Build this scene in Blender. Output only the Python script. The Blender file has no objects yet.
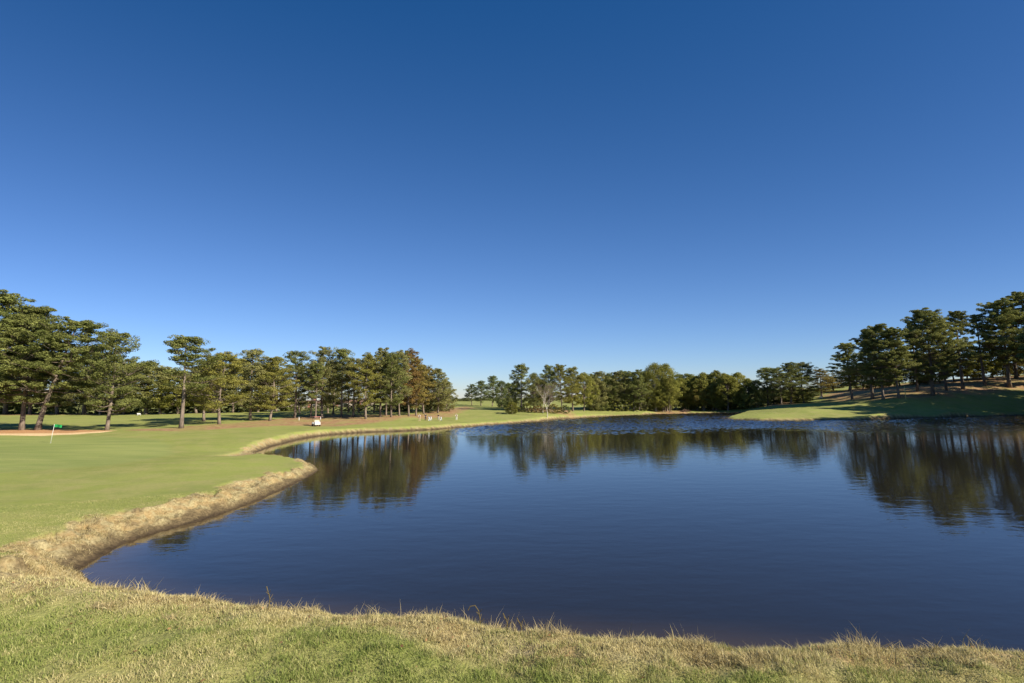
import bpy, math, random
import numpy as np
from mathutils import Vector, Matrix

sc = bpy.context.scene
COL = sc.collection
R = math.radians
rng = np.random.default_rng(7)

# ------------------------------------------------------------------ camera
F = 480.0; CX, CY = 512.0, 341.5
CAM_H = 6.0
PITCH = R(6.72); ROLL = R(-0.6)
cam_d = bpy.data.cameras.new('camera'); cam = bpy.data.objects.new('camera', cam_d); COL.objects.link(cam)
cam_d.sensor_width = 36.0; cam_d.lens = 36.0 * F / 1024.0
cam_d.clip_start = 0.05; cam_d.clip_end = 6000
M = Matrix.Rotation(R(90) + PITCH, 4, 'X') @ Matrix.Rotation(ROLL, 4, 'Z')
cam.matrix_world = Matrix.Translation((0, 0, CAM_H)) @ M
sc.camera = cam
M3 = np.array(M.to_3x3())

def ray(px, py):
    d = M3 @ np.array([(px - CX) / F, (CY - py) / F, -1.0])
    return d / d[1]

def W(px, py, z=None, D=None):
    """world point seen at (px,py) on the level z, or at the distance D"""
    d = ray(px, py)
    if D is None:
        D = (z - CAM_H) / d[2]
    return np.array([d[0] * D, D, CAM_H + d[2] * D])

# ------------------------------------------------------------------ noise
def _h(ix, iy, s):
    n = (ix.astype(np.int64) * 374761393 + iy.astype(np.int64) * 668265263 + s * 1442695041) & 0x7fffffff
    n = ((n ^ (n >> 13)) * 1274126177) & 0x7fffffff
    n = ((n ^ (n >> 16)) * 668265263) & 0x7fffffff
    return ((n ^ (n >> 15)) & 0xffff) / 65535.0

def vnoise(x, y, s=0):
    ix = np.floor(x); iy = np.floor(y); fx = x - ix; fy = y - iy
    fx = fx * fx * (3 - 2 * fx); fy = fy * fy * (3 - 2 * fy)
    a = _h(ix, iy, s); b = _h(ix + 1, iy, s); c = _h(ix, iy + 1, s); d = _h(ix + 1, iy + 1, s)
    return (a * (1 - fx) + b * fx) * (1 - fy) + (c * (1 - fx) + d * fx) * fy

def fbm(x, y, s=0, o=4):
    r = 0.0; a = 0.5
    for k in range(o):
        r = r + a * vnoise(x * 2 ** k + 17.3 * k, y * 2 ** k - 9.1 * k, s + k); a *= 0.5
    return r / (1 - 0.5 ** o)          # 0..1, mean 0.5

def sstep(a, b, x):
    t = np.clip((x - a) / (b - a), 0, 1); return t * t * (3 - 2 * t)

# ------------------------------------------------------------------ shoreline
ZS = 4.4                                   # level of the grassy dam the camera stands on
crest_px = [(88, 578), (120, 587), (150, 595), (200, 603), (250, 608), (300, 611), (350, 614), (400, 616), (430, 617),
            (470, 624), (520, 629), (600, 634), (700, 641), (780, 643), (860, 645), (940, 649), (1024, 654)]
crest_px = [(x, y + 5) for x, y in crest_px]
crest = [W(x, y, z=ZS)[:2] for x, y in crest_px]
crest += [np.array([7.0, 2.2]), np.array([14.0, 0.5]), np.array([40.0, -2.0]), np.array([80.0, -4.0])]
DAMW = 8.6
foot = []
for i, p in enumerate(crest):
    a = crest[max(i - 1, 0)]; b = crest[min(i + 1, len(crest) - 1)]
    t = (b - a) / np.linalg.norm(b - a); n = np.array([-t[1], t[0]])
    foot.append(p + n * DAMW)
foot = [q for q in foot[4:]]
left_px = [(80, 569), (100, 556), (126, 543), (160, 532.5), (200, 521), (232, 510), (262, 498.5), (290, 486.5), (308, 476), (317, 470),
           (316, 466), (306, 463), (285, 459.5), (266, 456.5), (254, 453.5), (258, 450), (272, 446), (290, 441), (310, 437), (330, 434.5),
           (360, 432.5), (400, 431), (440, 429), (460, 427.5), (495, 425), (520, 423), (538, 421.8), (552, 419.8), (590, 417.6), (615, 416),
           (640, 415), (660, 414), (690, 413.4), (720, 413), (741, 413.2), (747, 414.2), (740, 416), (730, 417.4), (726, 418.4), (731, 419.5),
           (760, 420.8), (800, 420.6), (860, 420), (930, 418.2), (980, 416.8), (1024, 415.4)]
shore = [W(x, y, z=0)[:2] for x, y in left_px]
shore += [np.array(p, float) for p in [(132.5, 117), (127, 110), (121, 99), (124, 80), (140, 64), (150, 60), (150, 25), (120, 8)]]
corner = W(92, 582, z=0)[:2] * 0.93
foot = foot[:-1]
shore = shore + foot[::-1] + [W(150, 600, z=0)[:2] * 0.94, W(110, 588, z=0)[:2] * 0.95]
shore = np.array(shore)
# wiggle the line a little
seg = []
for i in range(len(shore)):
    a = shore[i]; b = shore[(i + 1) % len(shore)]; L = np.linalg.norm(b - a)
    n = max(1, min(8, int(L / 2.2)))
    for k in range(n): seg.append(a + (b - a) * k / n)
seg = np.array(seg)
dcam = np.linalg.norm(seg, axis=1)
seg[:, 0] += (fbm(seg[:, 0] * .35, seg[:, 1] * .35, 3) - .5) * np.clip(dcam * .02, .1, 1.2)
seg[:, 1] += (fbm(seg[:, 0] * .35, seg[:, 1] * .35, 9) - .5) * np.clip(dcam * .02, .1, 1.2)
SHORE = seg

def signed_dist(x, y):
    """positive on land, negative over the lake"""
    x = np.asarray(x, float); y = np.asarray(y, float)
    d2 = np.full(x.shape, 1e12); inside = np.zeros(x.shape, bool)
    A = SHORE; B = np.roll(SHORE, -1, axis=0)
    for (ax, ay), (bx, by) in zip(A, B):
        ex, ey = bx - ax, by - ay
        t = np.clip(((x - ax) * ex + (y - ay) * ey) / (ex * ex + ey * ey + 1e-12), 0, 1)
        dx = x - ax - t * ex; dy = y - ay - t * ey
        np.minimum(d2, dx * dx + dy * dy, out=d2)
        c = (ay > y) != (by > y)
        if ey != 0:
            inside ^= c & (x < ex * (y - ay) / ey + ax)
    d = np.sqrt(d2)
    return np.where(inside, -d, d)

# ------------------------------------------------------------------ elevation controls  (px, py, z) or (px, py, 'D', dist)
ctl = []
def cz(px, py, z): ctl.append(W(px, py, z=z))
def cD(px, py, D): ctl.append(W(px, py, D=D))
for px, py in [(0, 683), (250, 683), (512, 683), (800, 683), (1024, 683), (0, 640), (0, 600), (60, 600), (120, 610), (300, 640), (500, 655), (700, 660), (900, 670)]: cz(px, py, ZS)
for x, y in crest_px[::2]: cz(x, y, ZS - .02)
cz(0, 582, ZS - .03); cz(50, 578, ZS - .05)
cz(0, 572, 3.6); cz(0, 565, 2.7); cz(0, 559, 1.9); cz(0, 552, 1.4); cz(40, 566, 3.0)
for px, py in [(-60, 590), (-150, 600)]: cz(px, py, 4.3)
for px, py, z in [(13, 548, 1.1), (43, 531, .95), (110, 517, .85), (166, 500, .8), (232, 484, .75), (280, 472, .65), (305, 468.5, .5), (262, 463, .65), (0, 500, 1.1), (100, 480, 1.0), (0, 460, 1.2), (-100, 520, 1.4),
                  (200, 462, 1.0), (222, 454.5, .55), (51, 443, 1.2), (120, 440, 1.25), (180, 436, 1.35), (250, 440, 1.0), (280, 437, .9), (300, 431, 1.0), (330, 428, .9), (22, 430, 1.6), (109, 430, 1.6), (180, 428, 1.7), (223, 424, 1.8),
                  (250, 420.5, 1.9), (293, 418, 2.0), (322, 417.5, 2.0), (367, 418, 1.9), (409, 416.5, 2.0), (440, 412, 2.3), (316, 426, .95), (380, 425, .9), (430, 420.5, .9), (457, 419.5, 1.0), (50, 415, 2.6), (150, 414, 2.6),
                  (250, 411.5, 2.8), (350, 408.5, 2.7), (420, 408, 2.9), (465, 410, 2.6), (470, 404, 3.6), (500, 407, 2.9), (500, 416, 1.2), (530, 418, .9), (560, 411, 2.0), (575, 415, .9), (600, 409.5, 1.7), (620, 412.5, .8),
                  (640, 410.5, 1.3), (665, 411, .8), (690, 410.5, .6), (720, 409, .95), (745, 408, 1.6), (735, 418.2, .3), (760, 416, .8), (800, 415, .9), (800, 410, 2.0), (760, 411, 1.5), (800, 403, 3.2), (770, 405.5, 2.6), (840, 402, 3.5),
                  (870, 400.5, 4.2), (870, 412, 1.5), (930, 410, 2.2), (1000, 408, 2.4)]:
    cz(px, py, z)
for px, py in left_px[40:]:
    p = W(px, py, z=0); ctl.append(np.array([p[0] + .3, p[1] + 2.2, .62]))
for px, py in left_px[29:35]:
    p = W(px, py, z=0); ctl.append(np.array([p[0], p[1] + 2.5, .5]))
for px, py, D in [(700, 407, 200), (650, 407.5, 200), (901, 398, 136), (933, 396, 140), (960, 393.5, 143), (1024, 389.5, 154), (1024, 402, 139), (1006, 385, 158), (960, 388, 156), (901, 390, 160), (860, 396, 165), (1024, 379, 168), (980, 378, 175), (920, 383, 180), (870, 390, 195), (1080, 372, 165), (1100, 388, 138)]:
    cD(px, py, D)
ctl += [np.array(p, float) for p in [(0, -12, 4.5), (-15, -5, 4.4), (15, -12, 4.5), (-60, -30, 3), (60, -40, 4), (165, 95, 4.5), (170, 120, 7), (190, 60, 5), (131, 110, .8), (126, 98, .8), (141, 121, 1.5), (135, 95, 1.5), (150, 118, 3.0), (152, 106, 2.0), (190, 145, 13), (230, 200, 14), (150, 260, 9), (60, 300, 4), (-60, 320, 4), (-200, 260, 3.5),
                                     (-250, 120, 3), (-160, 60, 2), (-90, 30, 1.6), (-60, 25, 1.4), (-200, -50, 2.5), (0, 500, 4), (500, 400, 9), (-500, 400, 4), (500, -200, 5), (-500, -300, 3), (260, 20, 6)]]
ctl = np.array(ctl)
def kern(r): return np.sqrt(r * r + 4.0)
_P = ctl[:, :2]; _D = kern(np.linalg.norm(_P[:, None] - _P[None], axis=2))
n = len(_P)
_A = np.zeros((n + 1, n + 1)); _A[:n, :n] = _D; _A[:n, n] = 1; _A[n, :n] = 1
_w = np.linalg.solve(_A, np.append(ctl[:, 2], 0))
def elev(x, y):
    r = np.full(np.shape(x), _w[n])
    for i in range(n):
        r = r + _w[i] * kern(np.hypot(x - _P[i, 0], y - _P[i, 1]))
    return np.clip(r, .35, 16)

bw_ctl = []     # bank width
for p in foot: bw_ctl.append((p[0], p[1], DAMW))
for (px, py), w in zip(left_px, [2.58, 2.39, 2.39, 2.3, 2.3, 2.21, 2.12, 2.02, 1.66, 1.47, 1.1, 1.1, 1.1, 1.2, 1.38, 1.38, 1.38, 1.29, 1.2, 1.2, 1.2, 1.2, 1.2, 1.2, 1.38, 1.84, 1.84, 1.38, 1.38, 1.38]):
    p = W(px, py, z=0); bw_ctl.append((p[0], p[1], w))
for px, py in left_px[30:]:
    p = W(px, py, z=0); bw_ctl.append((p[0], p[1], 1.3))
for p in [(-19, 18.5), (-17, 15), (-22, 22), (-24, 17)]: bw_ctl.append((p[0], p[1], 1.7))
for p in [(150, 100), (170, 60), (120, 0)]: bw_ctl.append((p[0], p[1], 3))
bw_ctl = np.array(bw_ctl)
def bankw(x, y):
    num = 0; den = 0
    for a, b, w in bw_ctl:
        k = 1.0 / (np.hypot(x - a, y - b) ** 4 + .5); num = num + k * w; den = den + k
    return num / den

def ground(x, y, full=False):
    x = np.asarray(x, float); y = np.asarray(y, float)
    s = signed_dist(x, y); E = elev(x, y); w = bankw(x, y)
    dam = sstep(4.5, 8.0, w)
    w = w * (1 + (1 - dam) * (fbm(x * .55, y * .55, 131, 4) - .5) * 1.1)
    nz = fbm(x * 1.1, y * 1.1, 21, 4) - .5
    t = np.clip(s / w, 0, 1)
    g1 = 1 - (1 - t) ** 1.3                      # cut bank: steep at the water, rounding off on top
    g2 = np.where(t < .93, t * .985, .916 + .084 * sstep(.9, 1.0, t))
    g = g1 * (1 - dam) + g2 * dam
    h = E * g
    land = s > 0
    rough = (1 - sstep(.8, 1.25, s / w)) * (1 - dam)
    near = 1 - sstep(60, 110, np.hypot(x, y))
    h = h + rough * land * (nz * .5 * near * np.minimum(1, s * 1.5) + (fbm(x * 4, y * 4, 33, 3) - .5) * .17 * near - .16 * sstep(.56, .62, fbm(x * 1.3 + 5, y * 1.3, 35, 4)) * near * sstep(.2, .6, t))
    crestz = dam * sstep(.75, .98, t) * (1 - sstep(1.0, 1.25, s / w))
    h = h + crestz * ((fbm(x * 2.6, y * 2.6, 5, 3) - .5) * .12)
    h = h + (fbm(x * .08, y * .08, 41, 3) - .5) * .25 * sstep(3, 15, s) * (1 - dam)
    h = np.where(land, h, np.maximum(-2.5, s * .35))
    return (h, s, w, dam) if full else h

def settle(px, by, D0):
    """point of the ground seen at (px,by), looked for near the distance D0"""
    d = ray(px, by); t = D0 * np.linspace(.78, 1.28, 70)
    h, s_, w_, q_ = ground(d[0] * t, t, True)
    res = np.where(s_ > .3, h - (CAM_H + d[2] * t), 9.0)
    sc_ = np.where((res[:-1] * res[1:] <= 0) & (np.abs(res[:-1]) < 5) & (np.abs(res[1:]) < 5))[0]
    k = sc_[np.argmin(np.abs(t[sc_] - D0))] if len(sc_) else int(np.argmin(np.abs(res) + .004 * np.abs(t - D0)))
    return np.array([d[0] * t[k], t[k], h[k]])

def gz(x, y): return float(ground(np.array([x]), np.array([y]))[0])

# ------------------------------------------------------------------ mesh helpers
def mesh_np(name, V, Fq=None, Ft=None, smooth=True):
    me = bpy.data.meshes.new(name)
    V = np.asarray(V, np.float32)
    loops = []; starts = []; tot = 0
    if Fq is not None and len(Fq):
        Fq = np.asarray(Fq, np.int32); loops.append(Fq.ravel()); starts.append(np.arange(len(Fq)) * 4); tot = len(Fq) * 4
    if Ft is not None and len(Ft):
        Ft = np.asarray(Ft, np.int32); loops.append(Ft.ravel()); starts.append(tot + np.arange(len(Ft)) * 3)
    loops = np.concatenate(loops).astype(np.int32); starts = np.concatenate(starts).astype(np.int32)
    me.vertices.add(len(V)); me.vertices.foreach_set('co', V.ravel())
    me.loops.add(len(loops)); me.loops.foreach_set('vertex_index', loops)
    me.polygons.add(len(starts)); me.polygons.foreach_set('loop_start', starts)
    if smooth: me.polygons.foreach_set('use_smooth', np.ones(len(starts), bool))
    me.update(calc_edges=True)
    return me

def attr(me, name, data, dom='POINT'):
    a = me.attributes.new(name, 'FLOAT', dom); a.data.foreach_set('value', np.asarray(data, np.float32))

def link(name, me, mat=None, parent=None):
    o = bpy.data.objects.new(name, me); COL.objects.link(o)
    if mat is not None and len(me.materials) == 0: me.materials.append(mat)
    if parent: o.parent = parent
    return o

def tag(o, label=None, cat=None, group=None, kind=None):
    if label: o['label'] = label
    if cat: o['category'] = cat
    if group: o['group'] = group
    if kind: o['kind'] = kind
    return o

def empty(name, loc, rz=0, label=None, cat=None, group=None):
    o = bpy.data.objects.new(name, None); COL.objects.link(o); o.empty_display_size = .2
    o.location = loc; o.rotation_euler = (0, 0, rz)
    return tag(o, label, cat, group)

class MB:
    def __init__(s): s.v = []; s.f = []
    def box(s, c, size, bev=0.0, rz=0):
        x, y, z = [q / 2 for q in size]; b = min(bev, x * .9, y * .9, z * .9)
        base = len(s.v); ca, sa = math.cos(rz), math.sin(rz)
        def add(px, py, pz):
            s.v.append((c[0] + px * ca - py * sa, c[1] + px * sa + py * ca, c[2] + pz))
        if b <= 0:
            for dz in (-z, z):
                for dx, dy in ((-x, -y), (x, -y), (x, y), (-x, y)): add(dx, dy, dz)
            for f in ((0, 3, 2, 1), (4, 5, 6, 7), (0, 1, 5, 4), (1, 2, 6, 5), (2, 3, 7, 6), (3, 0, 4, 7)): s.f.append([base + i for i in f])
        else:
            rings = []
            for dz, ins in ((-z, b), (-z + b, 0), (z - b, 0), (z, b)):
                r = []
                for dx, dy, k in ((-x, -y, 0), (x, -y, 1), (x, y, 2), (-x, y, 3)):
                    sx = 1 if dx > 0 else -1; sy = 1 if dy > 0 else -1
                    i2 = ins
                    pts = [(dx - sx * (b + i2 * .0), dy - sy * i2), (dx - sx * i2, dy - sy * b)]
                    if k in (1, 3): pts = [pts[1], pts[0]]
                    if k in (0, 2): pts = [pts[1], pts[0]]
                    if k in (1, 3): pts = pts[::-1]
                    for p in pts: r.append(len(s.v)); add(p[0], p[1], dz)
                rings.append(r)
            for a, bb in zip(rings[:-1], rings[1:]):
                for i in range(8): s.f.append([a[i], a[(i + 1) % 8], bb[(i + 1) % 8], bb[i]])
            s.f.append(rings[0][::-1]); s.f.append(rings[-1])
    def tube(s, pts, rad, n=6, cap=True):
        pts = [Vector(p) for p in pts]; rings = []
        if not hasattr(rad, '__len__'): rad = [rad] * len(pts)
        up = Vector((0.31, 0.77, 0.12)).normalized()
        for i, p in enumerate(pts):
            t = (pts[min(i + 1, len(pts) - 1)] - pts[max(i - 1, 0)]).normalized()
            a = t.cross(up)
            if a.length < 1e-3: a = t.cross(Vector((1, 0, 0)))
            a.normalize(); b = t.cross(a)
            r = []
            for k in range(n):
                th = 2 * math.pi * k / n
                r.append(len(s.v)); s.v.append(tuple(p + (a * math.cos(th) + b * math.sin(th)) * rad[i]))
            rings.append(r)
        for A, B in zip(rings[:-1], rings[1:]):
            for k in range(n): s.f.append([A[k], A[(k + 1) % n], B[(k + 1) % n], B[k]])
        if cap: s.f.append(rings[0][::-1]); s.f.append(rings[-1])
    def build(s, name, mat, parent=None, smooth=False):
        me = bpy.data.meshes.new(name); me.from_pydata(s.v, [], s.f); me.update()
        if smooth: me.polygons.foreach_set('use_smooth', [True] * len(me.polygons))
        return link(name, me, mat, parent)

# ------------------------------------------------------------------ materials
def new_mat(name):
    m = bpy.data.materials.new(name); m.use_nodes = True
    nt = m.node_tree; nt.nodes.clear()
    return m, nt
class NT:
    def __init__(s, nt): s.nt = nt
    def n(s, t, **k):
        nd = s.nt.nodes.new(t)
        for a, b in k.items(): setattr(nd, a, b)
        return nd
    def l(s, a, b): s.nt.links.new(a, b)
    def attr(s, name):
        nd = s.n('ShaderNodeAttribute'); nd.attribute_name = name; return nd.outputs['Fac']
    def noise(s, scale, detail=4, rough=.6, vec=None, mapping=None):
        nd = s.n('ShaderNodeTexNoise'); nd.inputs['Scale'].default_value = scale; nd.inputs['Detail'].default_value = detail; nd.inputs['Roughness'].default_value = rough
        if mapping is not None:
            mp = s.n('ShaderNodeMapping'); mp.inputs['Scale'].default_value = mapping
            if len(mapping) == 3: pass
            s.l(vec, mp.inputs['Vector']); s.l(mp.outputs[0], nd.inputs['Vector'])
        elif vec is not None: s.l(vec, nd.inputs['Vector'])
        return nd.outputs['Fac']
    def mix(s, f, a, b, blend='MIX'):
        nd = s.n('ShaderNodeMix', data_type='RGBA', blend_type=blend)
        for sock, v in ((0, f), (6, a), (7, b)):
            i = nd.inputs[sock]
            if hasattr(v, 'is_linked'): s.l(v, i)
            elif isinstance(v, (tuple, list)): i.default_value = (*v[:3], 1)
            else: i.default_value = v
        return nd.outputs[2]
    def rng(s, v, a, b, c=0, d=1):
        nd = s.n('ShaderNodeMapRange'); nd.interpolation_type = 'SMOOTHSTEP'
        s.l(v, nd.inputs[0])
        for i, q in enumerate((a, b, c, d)): nd.inputs[i + 1].default_value = q
        return nd.outputs[0]
    def math(s, op, a, b=0.0):
        nd = s.n('ShaderNodeMath', operation=op)
        for i, v in enumerate((a, b)):
            if hasattr(v, 'is_linked'): s.l(v, nd.inputs[i])
            else: nd.inputs[i].default_value = v
        return nd.outputs[0]
    def bsdf(s, color, rough=.8, spec=.2, normal=None, trans=None):
        b = s.n('ShaderNodeBsdfPrincipled')
        if hasattr(color, 'is_linked'): s.l(color, b.inputs['Base Color'])
        else: b.inputs['Base Color'].default_value = (*color, 1)
        b.inputs['Roughness'].default_value = rough; b.inputs['Specular IOR Level'].default_value = spec
        if normal is not None: s.l(normal, b.inputs['Normal'])
        return b
    def out(s, sh):
        o = s.n('ShaderNodeOutputMaterial'); s.l(sh, o.inputs[0])

def simple(name, col, rough=.6, spec=.3, var=.12, scale=8, metal=0):
    m, nt = new_mat(name); N = NT(nt)
    tc = N.n('ShaderNodeTexCoord').outputs['Object']
    nz = N.noise(scale, 4, .6, tc)
    c = N.mix(N.rng(nz, .3, .7), tuple(q * (1 - var) for q in col), tuple(min(1, q * (1 + var)) for q in col))
    b = N.bsdf(c, rough, spec); b.inputs['Metallic'].default_value = metal
    N.out(b.outputs[0]); return m

G1 = (0.255, 0.295, 0.062); G2 = (0.195, 0.220, 0.050); G3 = (0.300, 0.275, 0.105)
def ground_material():
    m, nt = new_mat('ground_mat'); N = NT(nt)
    tc = N.n('ShaderNodeTexCoord').outputs['Object']
    big = N.noise(.06, 5, .6, tc); mid = N.noise(.45, 5, .65, tc); fine = N.noise(5, 5, .7, tc); vf = N.noise(38, 3, .7, tc)
    mow = N.noise(.5, 3, .55, tc, (.22, 1.6, 1))
    c = N.mix(N.rng(big, .35, .65), G2, G1)
    c = N.mix(N.math('MULTIPLY', N.rng(mid, .40, .66), .75), c, G3)
    c = N.mix(N.math('MULTIPLY', N.rng(mow, .4, .62), .45), c, (.27, .28, .085))
    c = N.mix(N.math('MULTIPLY', N.rng(fine, .3, .7), .45), c, N.mix(.5, c, (.05, .075, .02)))
    pz = N.noise(.22, 4, .7, tc, (1, 1.3, 1)); c = N.mix(N.math('MULTIPLY', N.rng(pz, .5, .72), .5), c, (.135, .175, .042))
    c = N.mix(N.math('MULTIPLY', N.rng(vf, .35, .75), .35), c, (.26, .27, .12))
    # smooth putting surface
    c = N.mix(N.math('MULTIPLY', N.attr('green'), .75), c, N.mix(N.rng(mow, .35, .65), (.180, .222, .068), (.250, .280, .090)))
    # dry straw-coloured grass
    dn = N.noise(9, 5, .75, tc); dn2 = N.noise(1.6, 4, .6, tc)
    dry = N.mix(N.rng(dn, .3, .72), (.17, .140, .065), (.43, .365, .20))
    dry = N.mix(N.math('MULTIPLY', N.rng(dn2, .42, .6), .5), dry, (.30, .19, .08))
    c = N.mix(N.attr('dry'), c, dry)
    # bare earth and wet mud at the water line
    dirt = N.mix(N.rng(dn, .35, .7), (.070, .052, .028), (.19, .145, .078))
    c = N.mix(N.attr('dirt'), c, dirt)
    c = N.mix(N.attr('mud'), c, N.mix(N.rng(fine, .3, .7), (.03, .022, .014), (.07, .05, .03)))
    # fallen pine needles
    sn = N.noise(1.2, 6, .7, tc); straw = N.mix(N.rng(sn, .35, .68), (.23, .135, .070), (.35, .24, .125))
    straw = N.mix(N.math('MULTIPLY', N.rng(fine, .5, .75), .5), straw, (.14, .07, .04))
    c = N.mix(N.attr('straw'), c, straw)
    sand = N.mix(N.rng(fine, .3, .7), (.55, .38, .19), (.66, .50, .29))
    c = N.mix(N.attr('sandback'), c, N.mix(N.rng(fine, .3, .7), (.36, .19, .085), (.46, .27, .13)))
    c = N.mix(N.attr('sand'), c, sand)
    c = N.mix(N.attr('path'), c, (.55, .50, .42))
    bp = N.n('ShaderNodeBump'); bp.inputs['Strength'].default_value = .75; bp.inputs['Distance'].default_value = .07
    hh = N.math('ADD', N.math('MULTIPLY', fine, .8), N.math('MULTIPLY', vf, .35)); N.l(hh, bp.inputs['Height'])
    b = N.bsdf(c, .95, .08, bp.outputs[0]); N.out(b.outputs[0]); return m

def water_material():
    m, nt = new_mat('lake_water'); N = NT(nt)
    tc = N.n('ShaderNodeTexCoord').outputs['Object']
    geo = N.n('ShaderNodeNewGeometry').outputs['Position']
    w1 = N.noise(.9, 3, .55, tc, (.55, 1.25, 1)); w2 = N.noise(3.2, 3, .6, tc, (.6, 1.2, 1)); w3 = N.noise(.16, 3, .5, tc, (.8, 1, 1))
    h = N.math('ADD', N.math('MULTIPLY', w1, .020), N.math('MULTIPLY', w2, .0045))
    # wind-ruffled water toward the open end of the lake
    ruf = N.attr('ruffle'); patch = N.rng(w3, .38, .62, .35, 1)
    amp = N.math('ADD', .55, N.math('MULTIPLY', N.math('MULTIPLY', ruf, patch), 1.5))
    h = N.math('MULTIPLY', h, amp)
    bp = N.n('ShaderNodeBump'); bp.inputs['Strength'].default_value = 1.0; bp.inputs['Distance'].default_value = 1.0
    N.l(h, bp.inputs['Height'])
    col = N.mix(N.attr('shallow'), (.014, .013, .012), (.060, .040, .020))
    b = N.bsdf(col, .03, .5, bp.outputs[0]); b.inputs['IOR'].default_value = 1.50
    rg = N.math('ADD', .02, N.math('MULTIPLY', ruf, .03)); N.l(rg, b.inputs['Roughness'])
    N.out(b.outputs[0]); return m

def leaf_material(name, c1, c2, trans=.3):
    m, nt = new_mat(name); N = NT(nt)
    t = N.attr('tint'); oi = N.n('ShaderNodeObjectInfo')
    c = N.mix(t, c1, c2)
    c = N.mix(1.0, c, oi.outputs['Color'], 'MULTIPLY')
    hs = N.n('ShaderNodeHueSaturation'); hs.inputs['Saturation'].default_value = 1; N.l(c, hs.inputs['Color'])
    N.l(N.rng(oi.outputs['Random'], 0, 1, .8, 1.2), hs.inputs['Value'])
    c = hs.outputs[0]
    d = N.n('ShaderNodeBsdfDiffuse'); N.l(c, d.inputs[0])
    tr = N.n('ShaderNodeBsdfTranslucent'); N.l(c, tr.inputs[0])
    mx = N.n('ShaderNodeMixShader'); mx.inputs[0].default_value = trans; N.l(d.outputs[0], mx.inputs[1]); N.l(tr.outputs[0], mx.inputs[2])
    N.out(mx.outputs[0]); return m

def bark_material(name, a, b, scale=3):
    m, nt = new_mat(name); N = NT(nt)
    tc = N.n('ShaderNodeTexCoord').outputs['Object']
    nz = N.noise(scale, 6, .7, tc, (1, 1, .25)); n2 = N.noise(scale * 5, 4, .7, tc, (1, 1, .4))
    c = N.mix(N.rng(nz, .3, .7), a, b)
    bp = N.n('ShaderNodeBump'); bp.inputs['Strength'].default_value = .8; bp.inputs['Distance'].default_value = .05; N.l(n2, bp.inputs['Height'])
    N.out(N.bsdf(c, .95, .1, bp.outputs[0]).outputs[0]); return m

def blade_material(name, g1, g2, d1, d2):
    m, nt = new_mat(name); N = NT(nt)
    c = N.mix(N.attr('var'), g1, g2); d = N.mix(N.attr('var'), d1, d2)
    c = N.mix(N.attr('dryness'), c, d)
    di = N.n('ShaderNodeBsdfDiffuse'); N.l(c, di.inputs[0]); tr = N.n('ShaderNodeBsdfTranslucent'); N.l(c, tr.inputs[0])
    mx = N.n('ShaderNodeMixShader'); mx.inputs[0].default_value = .3; N.l(di.outputs[0], mx.inputs[1]); N.l(tr.outputs[0], mx.inputs[2])
    N.out(mx.outputs[0]); return m

MG = ground_material(); MW = water_material()
M_PINE = leaf_material('pine_needles', (.095, .110, .038), (.300, .280, .105), .32)
M_LEAF = leaf_material('broad_leaves', (.115, .130, .042), (.265, .260, .092), .35)
M_BARK = bark_material('pine_bark', (.09, .070, .055), (.24, .195, .155))
M_PALE = bark_material('pale_bark', (.38, .33, .27), (.62, .56, .48))
M_TWIG = bark_material('grey_twigs', (.15, .115, .095), (.27, .21, .17))
M_BLADE = blade_material('grass_blades', (.135, .185, .040), (.310, .350, .105), (.34, .29, .12), (.66, .58, .32))
M_DRYB = blade_material('dry_blades', (.18, .14, .055), (.44, .37, .18), (.30, .235, .105), (.60, .51, .29))

# ------------------------------------------------------------------ terrain sheet
az = np.concatenate([np.linspace(-180, -58, 62)[:-1], np.linspace(-58, 58, 1000), np.linspace(58, 180, 62)[1:-1]])
rr = np.concatenate([np.geomspace(.3, 2, 15)[:-1], np.geomspace(2, 9, 110)[:-1], np.geomspace(9, 70, 400)[:-1], np.geomspace(70, 300, 230)[:-1], np.geomspace(300, 4500, 36)])
A, RR = np.meshgrid(np.radians(az), rr)
X = RR * np.sin(A); Y = RR * np.cos(A)
na = len(az); nr = len(rr)
xf, yf = X.ravel(), Y.ravel()
H = np.empty(len(xf)); S = np.empty_like(H); Wd = np.empty_like(H); DAM = np.empty_like(H)
CH = 120000
for i in range(0, len(xf), CH):
    h_, s_, w_, d_ = ground(xf[i:i + CH], yf[i:i + CH], True)
    H[i:i + CH] = h_; S[i:i + CH] = s_; Wd[i:i + CH] = w_; DAM[i:i + CH] = d_
far = sstep(400, 1200, np.hypot(xf, yf)); H = H * (1 - far) + 4.5 * far

def march(px, py):
    """where the sight line through (px,py) meets the ground (for laying out beds, the bunker and small things)"""
    d = ray(px, py); t = np.geomspace(3, 400, 900)
    hz = ground(d[0] * t, t); zz = CAM_H + d[2] * t
    k = np.argmax(zz < np.maximum(hz, 0))
    if zz[k] >= hz[k] and k == 0: k = len(t) - 1
    return np.array([d[0] * t[k], t[k]])

def poly_mask(x, y, poly, soft):
    P = np.array(poly); d2 = np.full(x.shape, 1e12); ins = np.zeros(x.shape, bool)
    for (ax, ay), (bx, by) in zip(P, np.roll(P, -1, 0)):
        ex, ey = bx - ax, by - ay
        t = np.clip(((x - ax) * ex + (y - ay) * ey) / (ex * ex + ey * ey + 1e-9), 0, 1)
        d2 = np.minimum(d2, (x - ax - t * ex) ** 2 + (y - ay - t * ey) ** 2)
        c = (ay > y) != (by > y)
        if ey != 0: ins ^= c & (x < ex * (y - ay) / ey + ax)
    sd = np.where(ins, np.sqrt(d2), -np.sqrt(d2)) + (fbm(x * .35, y * .35, 77, 4) - .5) * soft * 2.2
    return sstep(-soft, soft, sd)

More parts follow.
